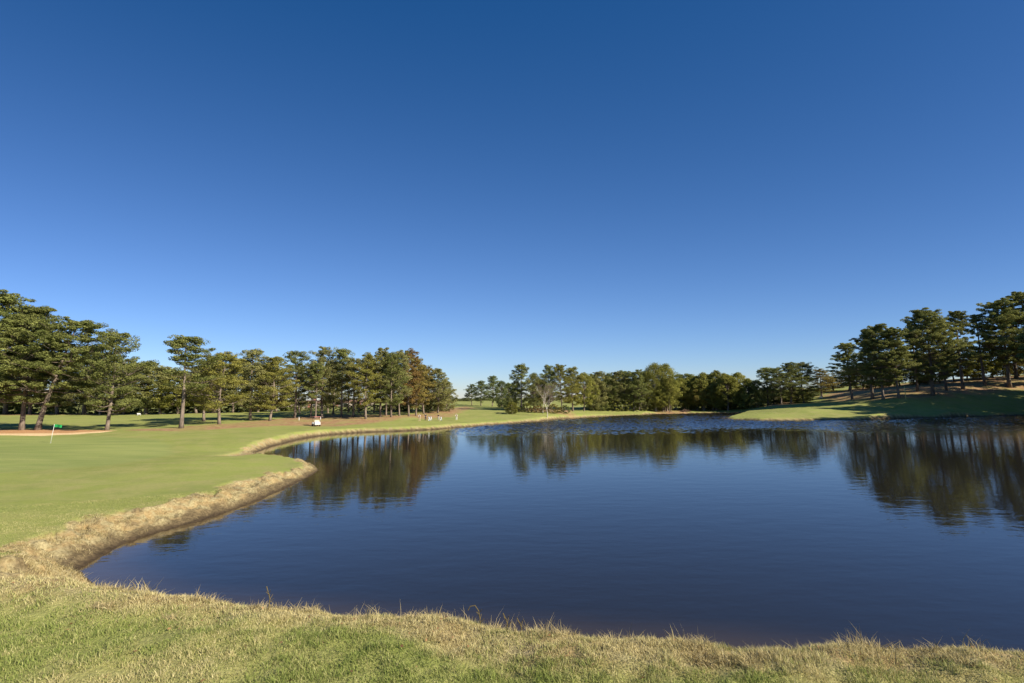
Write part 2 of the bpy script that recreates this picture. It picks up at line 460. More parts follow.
def zpoly(pts): return [W(a, b, z=c)[:2] for a, b, c in pts]
straw_polys = [
    zpoly([(135, 431.2, 1.55), (180, 430.8, 1.55), (240, 427, 1.6), (300, 423, 1.6), (340, 423, 1.5), (380, 421.5, 1.4), (420, 418, 1.5), (448, 414.5, 2.0), (475, 409, 2.6), (466, 406.5, 3.0), (445, 410, 2.5), (430, 412, 2.3), (400, 414.8, 2.1), (330, 416, 2.05), (300, 416.8, 2.0), (240, 422.5, 1.85), (180, 427.3, 1.7), (135, 429.8, 1.6)]),
    [settle(a, b, c)[:2] for a, b, c in [(835, 401, 150), (868, 400.2, 145), (901, 398.4, 142), (960, 394, 145), (1024, 389.6, 152), (1060, 387, 156)]] + [np.array(q, float) for q in [(190, 140), (190, 190), (150, 215), (120, 190)]],
    zpoly([(765, 405.3, 2.8), (800, 404.5, 2.9), (790, 402.3, 3.2), (768, 402.6, 3.2)]),
    zpoly([(510, 412, 1.8), (572, 412.3, 1.8), (572, 409, 2.2), (510, 409, 2.2)]),
    zpoly([(655, 412.3, .6), (690, 412, .6), (685, 410.3, .9), (655, 410, .9)]),
    zpoly([(0, 415.5, 2.6), (100, 414.8, 2.6), (100, 413.2, 2.7), (0, 413.6, 2.7)]),
]
straw = np.zeros_like(H)
for k, P in enumerate(straw_polys):
    straw = np.maximum(straw, poly_mask(xf, yf, P, 1.6 if k != 1 else 2.5))
straw *= .6 + .4 * sstep(.38, .56, fbm(xf * .45, yf * .45, 55, 4))
sandp = zpoly([(-60, 437.5, 1.2), (0, 437.2, 1.2), (40, 437.3, 1.2), (75, 436, 1.2), (100, 434, 1.3), (116, 432.6, 1.35), (100, 431.6, 1.4), (60, 430.6, 1.45), (0, 431, 1.45), (-60, 431, 1.45)])
sandback = poly_mask(xf, yf, sandp, .25)
sand = poly_mask(xf, yf, zpoly([(-60, 438, 1.2), (0, 437.6, 1.2), (40, 437.6, 1.2), (75, 436.3, 1.2), (100, 434.3, 1.3), (118, 432.4, 1.35), (100, 432.7, 1.4), (70, 434.3, 1.35), (40, 435, 1.3), (0, 435.3, 1.3), (-60, 436, 1.3)]), .15)
greenp = zpoly([(-120, 470, 1.2), (0, 472, 1.2), (110, 465, 1.2), (170, 450, 1.2), (165, 440, 1.25), (110, 437, 1.25), (0, 439, 1.2), (-120, 440, 1.2)])
green = poly_mask(xf, yf, greenp, .8)
dist = np.hypot(xf, yf)
nb = fbm(xf * .9, yf * .9, 61, 4)
tt = S / Wd
blim = 1.0 - .5 * sstep(55, 85, dist)
dry_bank = (1 - sstep(blim - .1, blim + .15, tt + (nb - .5) * .7)) * (1 - DAM)
edge = np.clip(S - Wd, -20, 50)
lft = sstep(-1.5, -7.5, xf)
dry_dam = (1 - sstep(.0, .5, edge + (nb - .5) * .9)) * DAM
slope_z = (1 - sstep(3.9, 4.38, H)) * sstep(1.0, 1.6, H) * (1 - sstep(26, 30, dist)) * (S > 0) * sstep(0, -3, xf)
dry = np.clip(np.maximum(np.maximum(dry_bank, dry_dam), slope_z * np.maximum(1 - sstep(1.8, 3.0, S), 1 - sstep(8, 11, dist))), 0, 1)
dry = np.maximum(dry, +.30 * sstep(.45, .72, fbm(xf * .5, yf * .5, 71, 4)) * (dist < 12))
n2 = fbm(xf * 1.7, yf * 1.7, 81, 4)
dirt = (1 - sstep(.18, .42, tt + (n2 - .5) * .5)) * (1 - DAM)
dirt = np.maximum(dirt, .8 * sstep(.60, .70, n2) * dry_bank * (dist < 60))
gully = zpoly([(214, 455, .6), (236, 451.8, .6), (254, 450, .4), (256, 454.5, .4), (236, 456.2, .5)])
gm = poly_mask(xf, yf, gully, .5); H = H - gm * .25 * (H > .4); dry = np.maximum(dry, gm)
mud = (1 - sstep(.02, .14, tt + (n2 - .5) * .1)) * (dist < 400)
path = np.zeros_like(H)
for P in ([(120, 414.2), (180, 413.4), (220, 412.6), (255, 411.2), (290, 409.8), (340, 408.9), (400, 407.8)],):
    Q = [W(a, b, z=2.7)[:2] for a, b in P]
    for (ax, ay), (bx, by) in zip(Q[:-1], Q[1:]):
        ex, ey = bx - ax, by - ay
        t = np.clip(((xf - ax) * ex + (yf - ay) * ey) / (ex * ex + ey * ey), 0, 1)
        path = np.maximum(path, 1 - sstep(1.2, 1.5, np.hypot(xf - ax - t * ex, yf - ay - t * ey)))
V = np.stack([xf, yf, H], 1)
cen = np.array([[0, 0, float(gz(0, 0))]])
V = np.vstack([V, cen])
ii = np.arange(nr - 1)[:, None] * na; jj = np.arange(na)[None]; j2 = (jj + 1) % na
Fq = np.stack([(ii + jj), (ii + j2), (ii + na + j2), (ii + na + jj)], -1).reshape(-1, 4)[:, ::-1]
j = np.arange(na); Ft = np.stack([np.full(na, nr * na), (j + 1) % na, j], 1)[:, ::-1]
Ft = Ft[:, ::-1] if False else Ft
me = mesh_np('ground', V, Fq, Ft)
for nm, a in (('dry', dry), ('dirt', dirt), ('mud', mud), ('straw', straw), ('sand', sand), ('sandback', sandback), ('green', green), ('path', path)):
    attr(me, nm, np.append(a, 0))
tag(link('ground', me, MG), kind='structure')

# ------------------------------------------------------------------ lake sheet
gx = np.concatenate([np.linspace(-70, -20, 51)[:-1], np.linspace(-20, 132, 760)[:-1], np.linspace(132, 190, 30)])
gy = np.concatenate([np.linspace(5, 78, 100)[:-1], np.linspace(78, 190, 500)[:-1], np.linspace(190, 205, 8)])
GX, GY = np.meshgrid(gx, gy); sx, sy = GX.ravel(), GY.ravel()
LS = signed_dist(sx, sy)
ruf = sstep(72, 104, sy - .05 * sx + (fbm(sx * .05, sy * .05, 111, 3) - .5) * 18) * sstep(-18, -4, sx) * (.7 + .3 * sstep(.35, .6, fbm(sx * .06, sy * .16, 112, 3)))
wz = (fbm(sx * 1.35 + sy * .2, sy * 1.5, 113, 3) - .5) * .42 * ruf
GI = (lambda a, b, w: np.stack([a * w + b, a * w + b + 1, (a + 1) * w + b + 1, (a + 1) * w + b], -1).reshape(-1, 4))(np.arange(len(gy) - 1)[:, None], np.arange(len(gx) - 1)[None], len(gx))
me = mesh_np('lake', np.stack([sx, sy, wz], 1), GI)
attr(me, 'shallow', sstep(-2.6, .0, LS) * .9)
attr(me, 'ruffle', ruf)
tag(link('lake', me, MW), kind='structure')

# ------------------------------------------------------------------ trees
def clumps_to_mesh(name, C, Rx, Rz, per, size, mat, rnd, droop=0.0, up=.5, shell=.45):
    """C (n,3) clump centres; each becomes `per` small leaf faces spread through its ellipsoid"""
    n = len(C); N = n * per
    u = rnd.normal(size=(N, 3)); u /= np.linalg.norm(u, axis=1)[:, None]
    rad = rnd.uniform(shell, 1, N) ** .6
    rx = np.repeat(Rx, per); rz = np.repeat(Rz, per)
    P = np.repeat(C, per, 0) + np.stack([u[:, 0] * rad * rx, u[:, 1] * rad * rx, u[:, 2] * rad * rz - droop * rnd.uniform(0, 1, N) * rz], 1)
    nn = u * .7 + rnd.normal(size=(N, 3)) * .55; nn[:, 2] += up; nn /= np.linalg.norm(nn, axis=1)[:, None]
    t = np.cross(nn, rnd.normal(size=(N, 3))); t /= np.linalg.norm(t, axis=1)[:, None] + 1e-9
    if droop > 0: t = t * .6 + np.array([0, 0, -1.0]) * droop; t /= np.linalg.norm(t, axis=1)[:, None]
    b = np.cross(nn, t)
    s = size * rnd.uniform(.6, 1.35, N)
    L = t * s[:, None]; B = b * (s * rnd.uniform(.28, .5, N))[:, None]
    V = np.empty((N, 4, 3)); V[:, 0] = P - L; V[:, 1] = P + B; V[:, 2] = P + L * .9; V[:, 3] = P - B
    me = mesh_np(name, V.reshape(-1, 3), np.arange(N * 4).reshape(-1, 4), None, False)
    ct = np.repeat(rnd.uniform(0, 1, n), per) * .55 + rnd.uniform(0, 1, N) * .45
    a = me.attributes.new('tint', 'FLOAT', 'FACE'); a.data.foreach_set('value', ct.astype(np.float32))
    me.materials.append(mat); return me

def proto_pine(seed, Ht=15.0, Rc=4.2, cb=.38, top=.8, dens=1.0, lean=0.0, size=.135, per=95, fork=False, gap=.0):
    rd = np.random.default_rng(seed); mb = MB()
    wob = rd.normal(size=2) * .25
    def tr(t): return np.array([lean * Ht * t ** 1.3 + wob[0] * math.sin(t * 3.1), wob[1] * math.sin(t * 2.4 + 1), Ht * t])
    ts = np.linspace(-.02, .97, 12)
    r0 = .021 * Ht * .8
    rads = [r0 * (1.35 if t < .01 else 1) * (1 - .86 * max(t, 0)) for t in ts]
    mb.tube([tr(max(t, 0)) + np.array([0, 0, -.4 if t < 0 else 0]) for t in ts], rads, 8)
    C = []; RX = []; RZ = []
    nb = int(46 * dens)
    for k in range(nb):
        f = (k + rd.uniform(0, .9)) / nb; t = cb + (1 - cb) * f ** .92 * .97
        # crown profile: widest in the lower-middle, rounded on top, ragged
        prof = (.62 + .42 * math.sin(math.pi * min(1, f * 1.25 + .05)) ** 1) * math.sqrt(max(.05, 1 - (max(0, f - .66) / .36) ** 2)) * rd.uniform(.5, 1.15)
        if f < .55 and rd.uniform() < .22 + gap * .5: continue
        if rd.uniform() < gap: prof *= .45
        L = Rc * max(prof, .22); a = k * 2.399 + rd.uniform(-.5, .5)
        rise = (.05 + .75 * f) + rd.uniform(-.15, .2)
        s = tr(t); dirv = np.array([math.cos(a), math.sin(a), 0])
        pts = []; m = 5
        for i in range(m):
            q = i / (m - 1); pts.append(s + dirv * L * q + np.array([0, 0, L * (rise * q * .55 + .14 * q * q - .12 * math.sin(q * 3.1))]) + rd.normal(size=3) * .09 * q)
        rb = max(.03, .10 * (1 - f * .6) * L / 4)
        mb.tube(pts, [rb * (1 - .8 * i / (m - 1)) for i in range(m)], 5, False)
        nc = max(3, int(round(L * 2.0)))
        for c in range(nc):
            q = .30 + .70 * (c + rd.uniform(.2, .9)) / nc
            base = pts[0] + (pts[-1] - pts[0]) * q; side = np.array([-dirv[1], dirv[0], 0]) * rd.normal() * L * .26
            p = base + side + np.array([0, 0, rd.uniform(.0, .45)])
            C.append(p); r = rd.uniform(.36, .85) * (.85 + .05 * L); RX.append(r); RZ.append(r * rd.uniform(.45, .7))
            if rd.uniform() < .5: mb.tube([pts[2], (pts[2] + p) / 2 + rd.normal(size=3) * .1, p], [rb * .4, rb * .3, .015], 4, False)
    for c in range(int(7 * dens)):
        p = tr(.965) + np.array([rd.normal() * .8, rd.normal() * .8, rd.uniform(-.8, .5)]); C.append(p); RX.append(rd.uniform(.6, 1.0)); RZ.append(rd.uniform(.4, .6))
    C = np.array(C); crown = clumps_to_mesh('crown', C, np.array(RX), np.array(RZ), per, size, M_PINE, rd)
    me = bpy.data.meshes.new('trunk'); me.from_pydata([tuple(v) for v in mb.v], [], mb.f); me.update(); me.polygons.foreach_set('use_smooth', [True] * len(me.polygons))
    me.materials.append(M_BARK)
    return dict(trunk=me, crown=crown, H=Ht, R=Rc)

def proto_broad(seed, Ht=12.0, Rc=4.5, cb=.22, size=.16, per=160, droop=0.0, mat=None, nC=110, bark=None, shape=.8):
    rd = np.random.default_rng(seed); mb = MB(); mat = mat or M_LEAF
    r0 = .02 * Ht
    mb.tube([(0, 0, -.4), (0, 0, .1), (rd.normal() * .1, rd.normal() * .1, Ht * cb), (rd.normal() * .3, rd.normal() * .3, Ht * .6), (rd.normal() * .4, rd.normal() * .4, Ht * .9)], [r0 * 1.4, r0, r0 * .8, r0 * .4, r0 * .1], 8)
    C = []; RX = []; RZ = []
    for k in range(nC):
        f = (k + rd.uniform()) / nC; z = Ht * (cb + (1 - cb) * f)
        prof = math.sin(math.pi * min(1, .13 + .85 * f)) ** shape
        a = k * 2.399 + rd.uniform(-.6, .6); r = Rc * prof * rd.uniform(.25, 1.0) ** .55
        lob = 1 + .16 * math.sin(3 * a + seed) + .1 * math.sin(5 * a - seed + f * 6)
        p = np.array([math.cos(a) * r * lob, math.sin(a) * r * lob, z - rd.uniform(0, .6)]); C.append(p)
        q = rd.uniform(.6, 1.15) * Ht / 13; RX.append(q); RZ.append(q * rd.uniform(.6, .9) * (1.3 if droop else 1))
        if k % 3 == 0:
            b = np.array([0, 0, Ht * (cb * .8 + (1 - cb) * f * .62)])
            mb.tube([b, (b + p) / 2 + np.array([0, 0, .25]), p], [r0 * .35, r0 * .2, .02], 5, False)
    crown = clumps_to_mesh('crown', np.array(C), np.array(RX), np.array(RZ), per, size, mat, rd, droop, .35, .3)
    me = bpy.data.meshes.new('trunk'); me.from_pydata([tuple(v) for v in mb.v], [], mb.f); me.update(); me.polygons.foreach_set('use_smooth', [True] * len(me.polygons))
    me.materials.append(bark or M_BARK)
    return dict(trunk=me, crown=crown, H=Ht, R=Rc)

def proto_bare(seed, Ht=10.0, Rc=3.0):
    rd = random.Random(seed); mb = MB(); tw = MB()
    def grow(p, d, L, r, lev):
        p = Vector(p); pts = [p]; d = Vector(d).normalized(); m = 5
        for i in range(m):
            d = (d + Vector((rd.gauss(0, .09), rd.gauss(0, .09), .05))).normalized(); pts.append(pts[-1] + d * L / m)
        (mb if lev < 2 else tw).tube(pts, [r * (1 - .6 * i / m) for i in range(m + 1)], 6 if lev < 2 else 3, False)
        if lev >= 4: return
        nch = [7, 6, 5, 3][lev]
        for k in range(nch):
            q = (.28 if lev == 0 else .3) + .7 * (k + rd.random()) / nch; i = min(m - 1, int(q * m)); b = pts[i].lerp(pts[i + 1], q * m - i if q < 1 else 1)
            a = rd.uniform(0, 6.28); side = d.orthogonal().normalized(); side.rotate(Matrix.Rotation(a, 3, d))
            nd = (d * .8 + side * rd.uniform(.45, .8) + Vector((0, 0, .25))).normalized()
            grow(b, nd, L * rd.uniform(.42, .6), r * .42, lev + 1)
    grow((0, 0, -.2), (0, 0, 1), Ht * .72, .085, 0)
    out = {}
    for nm, q, mt in (('trunk', mb, M_PALE), ('crown', tw, M_TWIG)):
        me = bpy.data.meshes.new(nm); me.from_pydata([tuple(v) for v in q.v], [], q.f); me.update(); me.materials.append(mt); out[nm] = me
    out['H'] = Ht; out['R'] = Rc; return out

PR = {
    'pA': proto_pine(1, cb=.17), 'pB': proto_pine(2, Rc=3.8, cb=.36, dens=1.0, gap=.22), 'pC': proto_pine(3, Rc=4.8, cb=.13, dens=1.3), 'pD': proto_pine(4, Rc=4.0, cb=.12, dens=1.3),
    'pE': proto_pine(5, Rc=3.5, cb=.34, dens=.85, gap=.3), 'pF': proto_pine(6, Rc=4.4, cb=.17, dens=1.15, gap=.15),
    'big1': proto_pine(11, Ht=22, Rc=6.6, cb=.19, dens=1.8, per=120, size=.15), 'big2': proto_pine(12, Ht=22, Rc=6.4, cb=.22, dens=1.6, lean=.22, per=120, size=.15, gap=.2),
    'tall1': proto_pine(13, Ht=28, Rc=7.0, cb=.20, dens=1.8, per=120, size=.18, gap=.15), 'tall2': proto_pine(14, Ht=28, Rc=6.4, cb=.27, dens=1.4, per=120, size=.18, gap=.3), 'tall3': proto_pine(15, Ht=28, Rc=7.6, cb=.16, dens=2.1, per=120, size=.18),
    'bA': proto_broad(21), 'bB': proto_broad(22, Ht=14, Rc=4.2, cb=.18), 'bC': proto_broad(23, Ht=10, Rc=4.6, cb=.10, nC=130), 'bW': proto_broad(24, Ht=16, Rc=5.2, cb=.16, droop=.8, nC=150, bark=M_PALE),
    'sh': proto_broad(25, Ht=4, Rc=2.4, cb=.05, nC=60, per=90, size=.14), 'dk': proto_broad(26, Ht=12, Rc=4.6, cb=.06, nC=130, mat=M_PINE, per=120),
    'bare1': proto_bare(31), 'bare2': proto_bare(32),
}
TREES = []
def tree(px, by, zg, ty, hw, kind, label, group=None, color=(1, 1, 1), name='pine_tree', cat='tree', rot=None, D=None, tilt=0):
    p = W(px, by, z=zg) if D is None else W(px, by, D=D)
    p = settle(px, by, p[1]); x, y, z = p
    pr = PR[kind]; d = ray(px, ty + 2.5); top = CAM_H + d[2] * y
    hgt = max(1.0, top - z) ; sz = hgt / (pr['H'] * 1.0)
    depth = y * 1.0
    sxy = (hw / F * depth) / pr['R'] * 1.14
    rt = rot if rot is not None else random.Random(int(px * 13 + by * 7)).uniform(0, 6.28)
    e = empty(name, (x, y, z - .05), rt, label, cat, group); e.scale = (sxy, sxy, sz)
    if tilt: e.rotation_euler = (0, tilt, rt)
    for part in ('trunk', 'crown'):
        o = bpy.data.objects.new(part, pr[part]); COL.objects.link(o); o.parent = e
        if part == 'crown': o.color = (*color, 1)
    TREES.append((x, y)); return e

OL = (1, 1, 1); DK = (.78, .86, .74); BR = (1.22, .84, .80); TN = (1.15, .96, .78); YG = (1.15, 1.12, .78); GR = (.95, 1.05, .9); DG = (.88, .98, .82)
# -- stand beside the bunker
gL = 'pines behind the bunker'
tree(-16, 431, 1.6, 293, 46, 'big1', 'tall pine cut by the picture edge beyond the bunker end', gL, DG)
tree(22, 430, 1.6, 306, 34, 'big1', 'tall dark pine with an upright trunk rising behind the bunker', gL, DG, rot=1.0)
tree(36, 430, 1.6, 319, 38, 'big2', 'tall pine with a dark trunk leaning away over the bunker', gL, DG, rot=0.0)
tree(108, 430, 1.6, 331, 27, 'pF', 'lone pine standing where the bunker tapers out', gL, GR)
gB = 'background trees beyond the far side of the lawn'
for px, ty, hw, k, c in [(-60, 330, 32, 'pC', OL), (-30, 340, 30, 'bA', OL), (5, 350, 26, 'pD', OL), (30, 345, 26, 'bA', DG), (58, 352, 24, 'pC', OL), (84, 343, 25, 'pD', OL), (100, 356, 22, 'bA', OL), (126, 360, 22, 'pC', OL), (146, 358, 24, 'bB', OL), (160, 364, 20, 'pD', OL),
                         (178, 368, 20, 'bA', YG), (198, 364, 22, 'pC', OL), (214, 358, 20, 'pD', OL), (236, 357, 20, 'pC', OL), (258, 360, 20, 'bA', OL), (276, 366, 18, 'pD', OL)]:
    tree(px, 414.4 - max(0, px - 150) * .022, 2.6, ty + 2, hw, k, 'green tree in the line closing the far side of the lawn', gB, c, name='pine_tree' if k[0] == 'p' else 'broadleaf_tree')
for px in range(-50, 300, 13):
    rr_ = random.Random(px); tree(px + rr_.uniform(-4, 4), 413.6 - max(0, px - 150) * .02, 2.7, 392 + rr_.uniform(-6, 5), 12, 'sh' if px % 2 else 'dk', 'low leafy shrub filling the gap under the background trees', 'shrubs under the background trees', DG, name='shrub', cat='shrub')
# -- row along the lawn
gR = 'pines along the edge of the lawn'
tree(180, 428, 1.7, 336, 27, 'pB', 'pine with a tall bare pale trunk, foremost in the lawn row', gR, GR, rot=2.0)
tree(206, 421, 1.9, 354, 20, 'pF', 'pine half hidden behind the tall bare trunked pine', gR)
tree(223, 424, 1.8, 352, 25, 'pC', 'broad pine with a thick dark trunk on the pine straw', gR, YG)
tree(250, 420.5, 1.9, 349, 20, 'pD', 'bushy pine, first of two with short trunks after the broad pine', gR)
tree(269, 420.5, 1.9, 356, 21, 'pC', 'bushy low pine, second of two with short trunks after the broad pine', gR, YG)
tree(293, 418, 2.0, 350, 17, 'pE', 'airy pine with a thin pale trunk near the small white post', gR, GR)
gK = 'pine grove behind the far bank'
grove = [(311, 417.3, 366, 11, 'pE', OL, 'slender short pine just behind the parked golf cart roof'),
         (316, 419, 362, 11, 'pB', GR, 'pale trunked pine directly above the parked golf cart'),
         (322, 417, 346, 17, 'pA', OL, 'thick dark trunked pine, tallest near the golf cart'),
         (333, 414.5, 360, 13, 'pD', OL, 'pine with a dark trunk between two tall grove pines'),
         (341, 417, 348, 14, 'pB', GR, 'thin airy pine with blue sky showing through its top'),
         (352, 417, 357, 14, 'pE', OL, 'short pale trunked pine in the thin middle of the grove'),
         (367, 418.5, 353, 17, 'pF', YG, 'pine with long pale trunk standing forward in the grove'),
         (381, 417, 347, 16, 'pA', OL, 'round topped tall pine midway along the grove'),
         (386, 415.5, 356, 13, 'pB', OL, 'close set pine sharing the round topped pine crown'),
         (391, 416.7, 352, 14, 'pD', GR, 'dark green pine just before the first brown crown'),
         (401, 416, 350, 14, 'pC', OL, 'dense pine squeezed against the russet crowned tree'),
         (409, 416.3, 349, 14, 'pF', BR, 'tall russet brown crowned tree in the grove'),
         (416, 415.5, 357, 12, 'pD', TN, 'tan crowned tree behind the russet one'),
         (425, 413.8, 364, 15, 'pC', TN, 'lower tan and green tree behind the golfers'),
         (436, 413, 367, 14, 'pC', OL, 'full green pine near the open end of the grove'),
         (446, 411.2, 378, 10, 'dk', OL, 'last low green tree at the open end of the grove')]
for px, by, ty, hw, k, c, lb in grove: tree(px, by, 2.1, ty, hw, k, lb, gK, c)
for px, by, ty, hw, k, c in [(300, 414, 364, 13, 'pC', OL), (328, 413, 362, 12, 'bB', OL), (347, 412.5, 364, 12, 'pC', OL), (360, 412.5, 362, 12, 'pE', OL), (374, 412.5, 362, 12, 'pD', OL), (396, 411.5, 362, 13, 'pC', OL), (412, 411.5, 368, 12, 'bA', OL), (422, 411, 372, 11, 'dk', OL), (432, 410.5, 376, 11, 'dk', OL), (441, 410, 382, 9, 'dk', OL), (404, 411, 386, 9, 'dk', DG)]:
    tree(px, by, 2.3, ty, hw, k, 'pine standing deeper inside the grove, mostly behind others', 'inner trees of the grove', c)
for px in range(296, 415, 10):
    q = random.Random(px); tree(px + q.uniform(-3, 3), 410.8, 2.6, 401 + q.uniform(-4, 3), 7, q.choice(['sh', 'dk', 'bC']), 'shrub between the grove and the houses beyond it', 'shrubs beyond the grove', q.choice([DG, OL, YG]), name='shrub', cat='shrub')
# -- knoll trees
gH = 'trees on the rise by the pale field'
for px, by, ty, hw, k, c, lb in [(472, 405, 382, 7, 'pA', 'x', 'small round pine alone at the open end of the rise'), (481, 405.5, 379, 8, 'pD', 'x', 'second small pine on the rise next to the lone one'), (492, 406.3, 374, 9, 'pC', 'x', 'rounded taller pine in the middle of the rise'),
                                 (502, 407.5, 378, 9, 'dk', 'x', 'dense dark tree where the rise meets the centre wood'), (509, 408.6, 380, 9, 'dk', 'x', 'dark bushy tree behind the small round tree')]:
    tree(px, by, 3.0, ty, hw, k, lb, gH, (.8, .95, .9))
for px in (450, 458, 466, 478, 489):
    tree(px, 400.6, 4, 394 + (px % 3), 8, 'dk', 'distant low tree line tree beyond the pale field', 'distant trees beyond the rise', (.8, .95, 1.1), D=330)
# -- centre stand with the bare trees
gC = 'trees behind the bare white trees'
for px, by, ty, hw, k, c, lb in [(522, 411, 363, 11, 'pB', GR, 'tall pine with two stacked tufts, highest before the bare trees'), (534, 410.5, 371, 12, 'bB', OL, 'leafy tree with a thin pale trunk beside the bare trees'), (516, 410, 378, 10, 'dk', DG, 'dark tree tucked below the tall two tufted pine'),
                                 (549, 410.5, 364, 9, 'pD', DG, 'narrow dark pine rising just behind the bare trees'), (561, 411.3, 363, 12, 'pC', YG, 'broad sunlit green pine behind the dark shrub'), (573, 411, 366, 12, 'pD', YG, 'rounded green pine next to the broad sunlit one'),
                                 (584, 411, 370, 12, 'bA', YG, 'round leafy tree at the dark gap before the long wood'), (541, 409, 376, 11, 'bA', TN, 'brownish leafy tree seen through the bare branches')]:
    tree(px, by, 2.0, ty, hw, k, lb, gC, c)
tree(512, 413.6, 1.6, 399, 6.5, 'bC', 'small round light green tree alone on the lawn', None, YG, name='small_tree')
tree(527, 412, 1.8, 400, 5, 'sh', 'small yellow green shrub near the round small tree', None, YG, name='shrub', cat='shrub')
tree(553, 413, 1.6, 401, 8, 'sh', 'rounded tan shrub at the foot of the bare trees', None, TN, name='shrub', cat='shrub')
tree(565, 413, 1.6, 402, 6, 'sh', 'dark green shrub beside the tan rounded one', None, DK, name='shrub', cat='shrub')
tree(519, 411.6, 1.8, 404, 6, 'sh', 'dark shrub between the small tree and the yellow shrub', None, DK, name='shrub', cat='shrub')
tree(538, 412, 1.8, 403, 8, 'sh', 'reddish brown low shrub behind the white trunks', None, BR, name='shrub', cat='shrub')
tree(543, 413, 1.6, 381, 12, 'bare1', 'leafless pale tree behind the one at the water edge', 'bare trees', name='bare_tree')
tree(547.5, 419.2, .7, 382, 12, 'bare2', 'leafless white trunked tree standing at the water edge', 'bare trees', name='bare_tree', rot=.6)
# -- long wood on the far shore
gF = 'trees of the long wood on the far shore'
rw = random.Random(5)
tops = [(594, 373), (600, 370), (610, 371), (618, 370), (625, 369), (632, 370), (640, 368), (648, 370), (682, 376), (690, 375), (697, 374), (705, 370), (712, 372), (718, 368), (728, 372)]
for i, (px, ty) in enumerate(tops):
    by = 410.3 if px < 660 else 410.6
    tree(px, by - rw.uniform(0, .6), 1.4 if px < 650 else .6, ty, rw.uniform(10, 13), rw.choice(['pA', 'pC', 'pD', 'bB', 'dk'] if px < 680 else ['bA', 'bB', 'pF', 'bC']), 'evergreen of the long wood across the widest water' if px < 680 else 'leafy tree of the long wood between the tall drooping tree and the cove', gF, rw.choice([OL, GR, DG, DG] if px < 680 else [OL, YG, YG, GR]))
for px in range(592, 735, 8):
    tree(px + rw.uniform(-3, 3), 408.8, 1.6 if px < 650 else 1.1, 374 + rw.uniform(-2, 6), 11, rw.choice(['dk', 'pC', 'pD']), 'evergreen in the second row of the long wood', 'second row of the long wood', rw.choice([DK, DG, GR]))
for px in range(594, 760, 9):
    tree(px + rw.uniform(-3, 3), 410.4 - max(0, px - 700) * .05, 1.4 if px < 650 else .75, 396 + rw.uniform(-6, 4), 8, rw.choice(['sh', 'sh', 'dk']), 'leafy undergrowth shrub at the foot of the long wood', 'undergrowth shrubs of the long wood', rw.choice([DG, OL, YG]), name='shrub', cat='shrub')
tree(656, 411, 0.8, 361, 17, 'bW', 'big drooping light green tree with several pale trunks, tallest of the wood', gF, YG, name='broadleaf_tree', rot=1)
tree(667, 411, 0.8, 362, 14, 'bB', 'sunlit green tree leaning on the big drooping one', gF, YG, name='broadleaf_tree')
tree(663, 411.8, 0.6, 380, 9, 'bA', 'short pale tree in front of the big drooping one', gF, YG, name='broadleaf_tree')
for px in (665.5, 669, 671.5): 
    tree(px, 412, 0.6, 376, 4.5, 'pE', 'white trunked slim tree of the cluster near the brush pile', 'slim white trunked trees near the brush pile', YG, name='slim_tree')
tree(703, 410.8, 0.6, 379, 12, 'bA', 'rounded tan leaved tree with a forked pale trunk on the far shore', gF, TN, name='broadleaf_tree')
tree(716, 410.5, 0.6, 383, 10, 'bB', 'olive leafy tree with one slim pale trunk beside the tan one', gF, YG, name='broadleaf_tree')
gQ = 'leafy trees beyond the cove'
for px, by, ty, hw, k, c, lb in [(727, 408.8, 371, 13, 'bC', YG, 'wide yellow green leafy tree, first beyond the cove'), (739, 408.3, 370, 14, 'bA', YG, 'tallest yellow green leafy tree beyond the cove'), (749, 407.6, 376, 11, 'bC', YG, 'low sloping yellow green tree before the dark gap'),
                                 (746, 407.6, 393, 9, 'sh', YG, 'pale bush at the foot of the yellow green trees')]:
    tree(px, by, 1.8, ty, hw, k, lb, gQ, c, name='broadleaf_tree')
gP = 'pines on the knoll beyond the cove'
for px, by, ty, hw, k, c, lb in [(758, 406.5, 377, 11, 'dk', DG, 'dark rounded tree in the gap before the flat topped pines'), (768, 405, 366, 13, 'pB', GR, 'pine with an open branching top at the near end of the knoll'), (780, 404.5, 366, 12, 'pF', GR, 'pine in the middle of the knoll row with sky gaps'),
                                 (791, 403.8, 361, 14, 'pC', GR, 'flat topped pine above the orange patch of straw'), (806, 402.8, 361, 15, 'pC', OL, 'highest wide crowned pine of the knoll row'), (822, 401, 367, 14, 'pA', TN, 'olive tan pine near the white marker'),
                                 (834, 400, 375, 12, 'pD', TN, 'last lower pine before the shaded tall pines'), (774, 404, 382, 12, 'dk', DG, 'dark undergrowth tree below the branching pine'), (798, 402.8, 384, 14, 'dk', YG, 'bushy low tree under the flat topped pine')]:
    tree(px, by, 3.0, ty, hw, k, lb, gP, c)
for px in range(762, 850, 10):
    tree(px, 402.8 - (px - 762) * .05, 3.2, 386, 10, 'dk', 'low dark tree behind the knoll pines', 'low trees behind the knoll pines', DG)
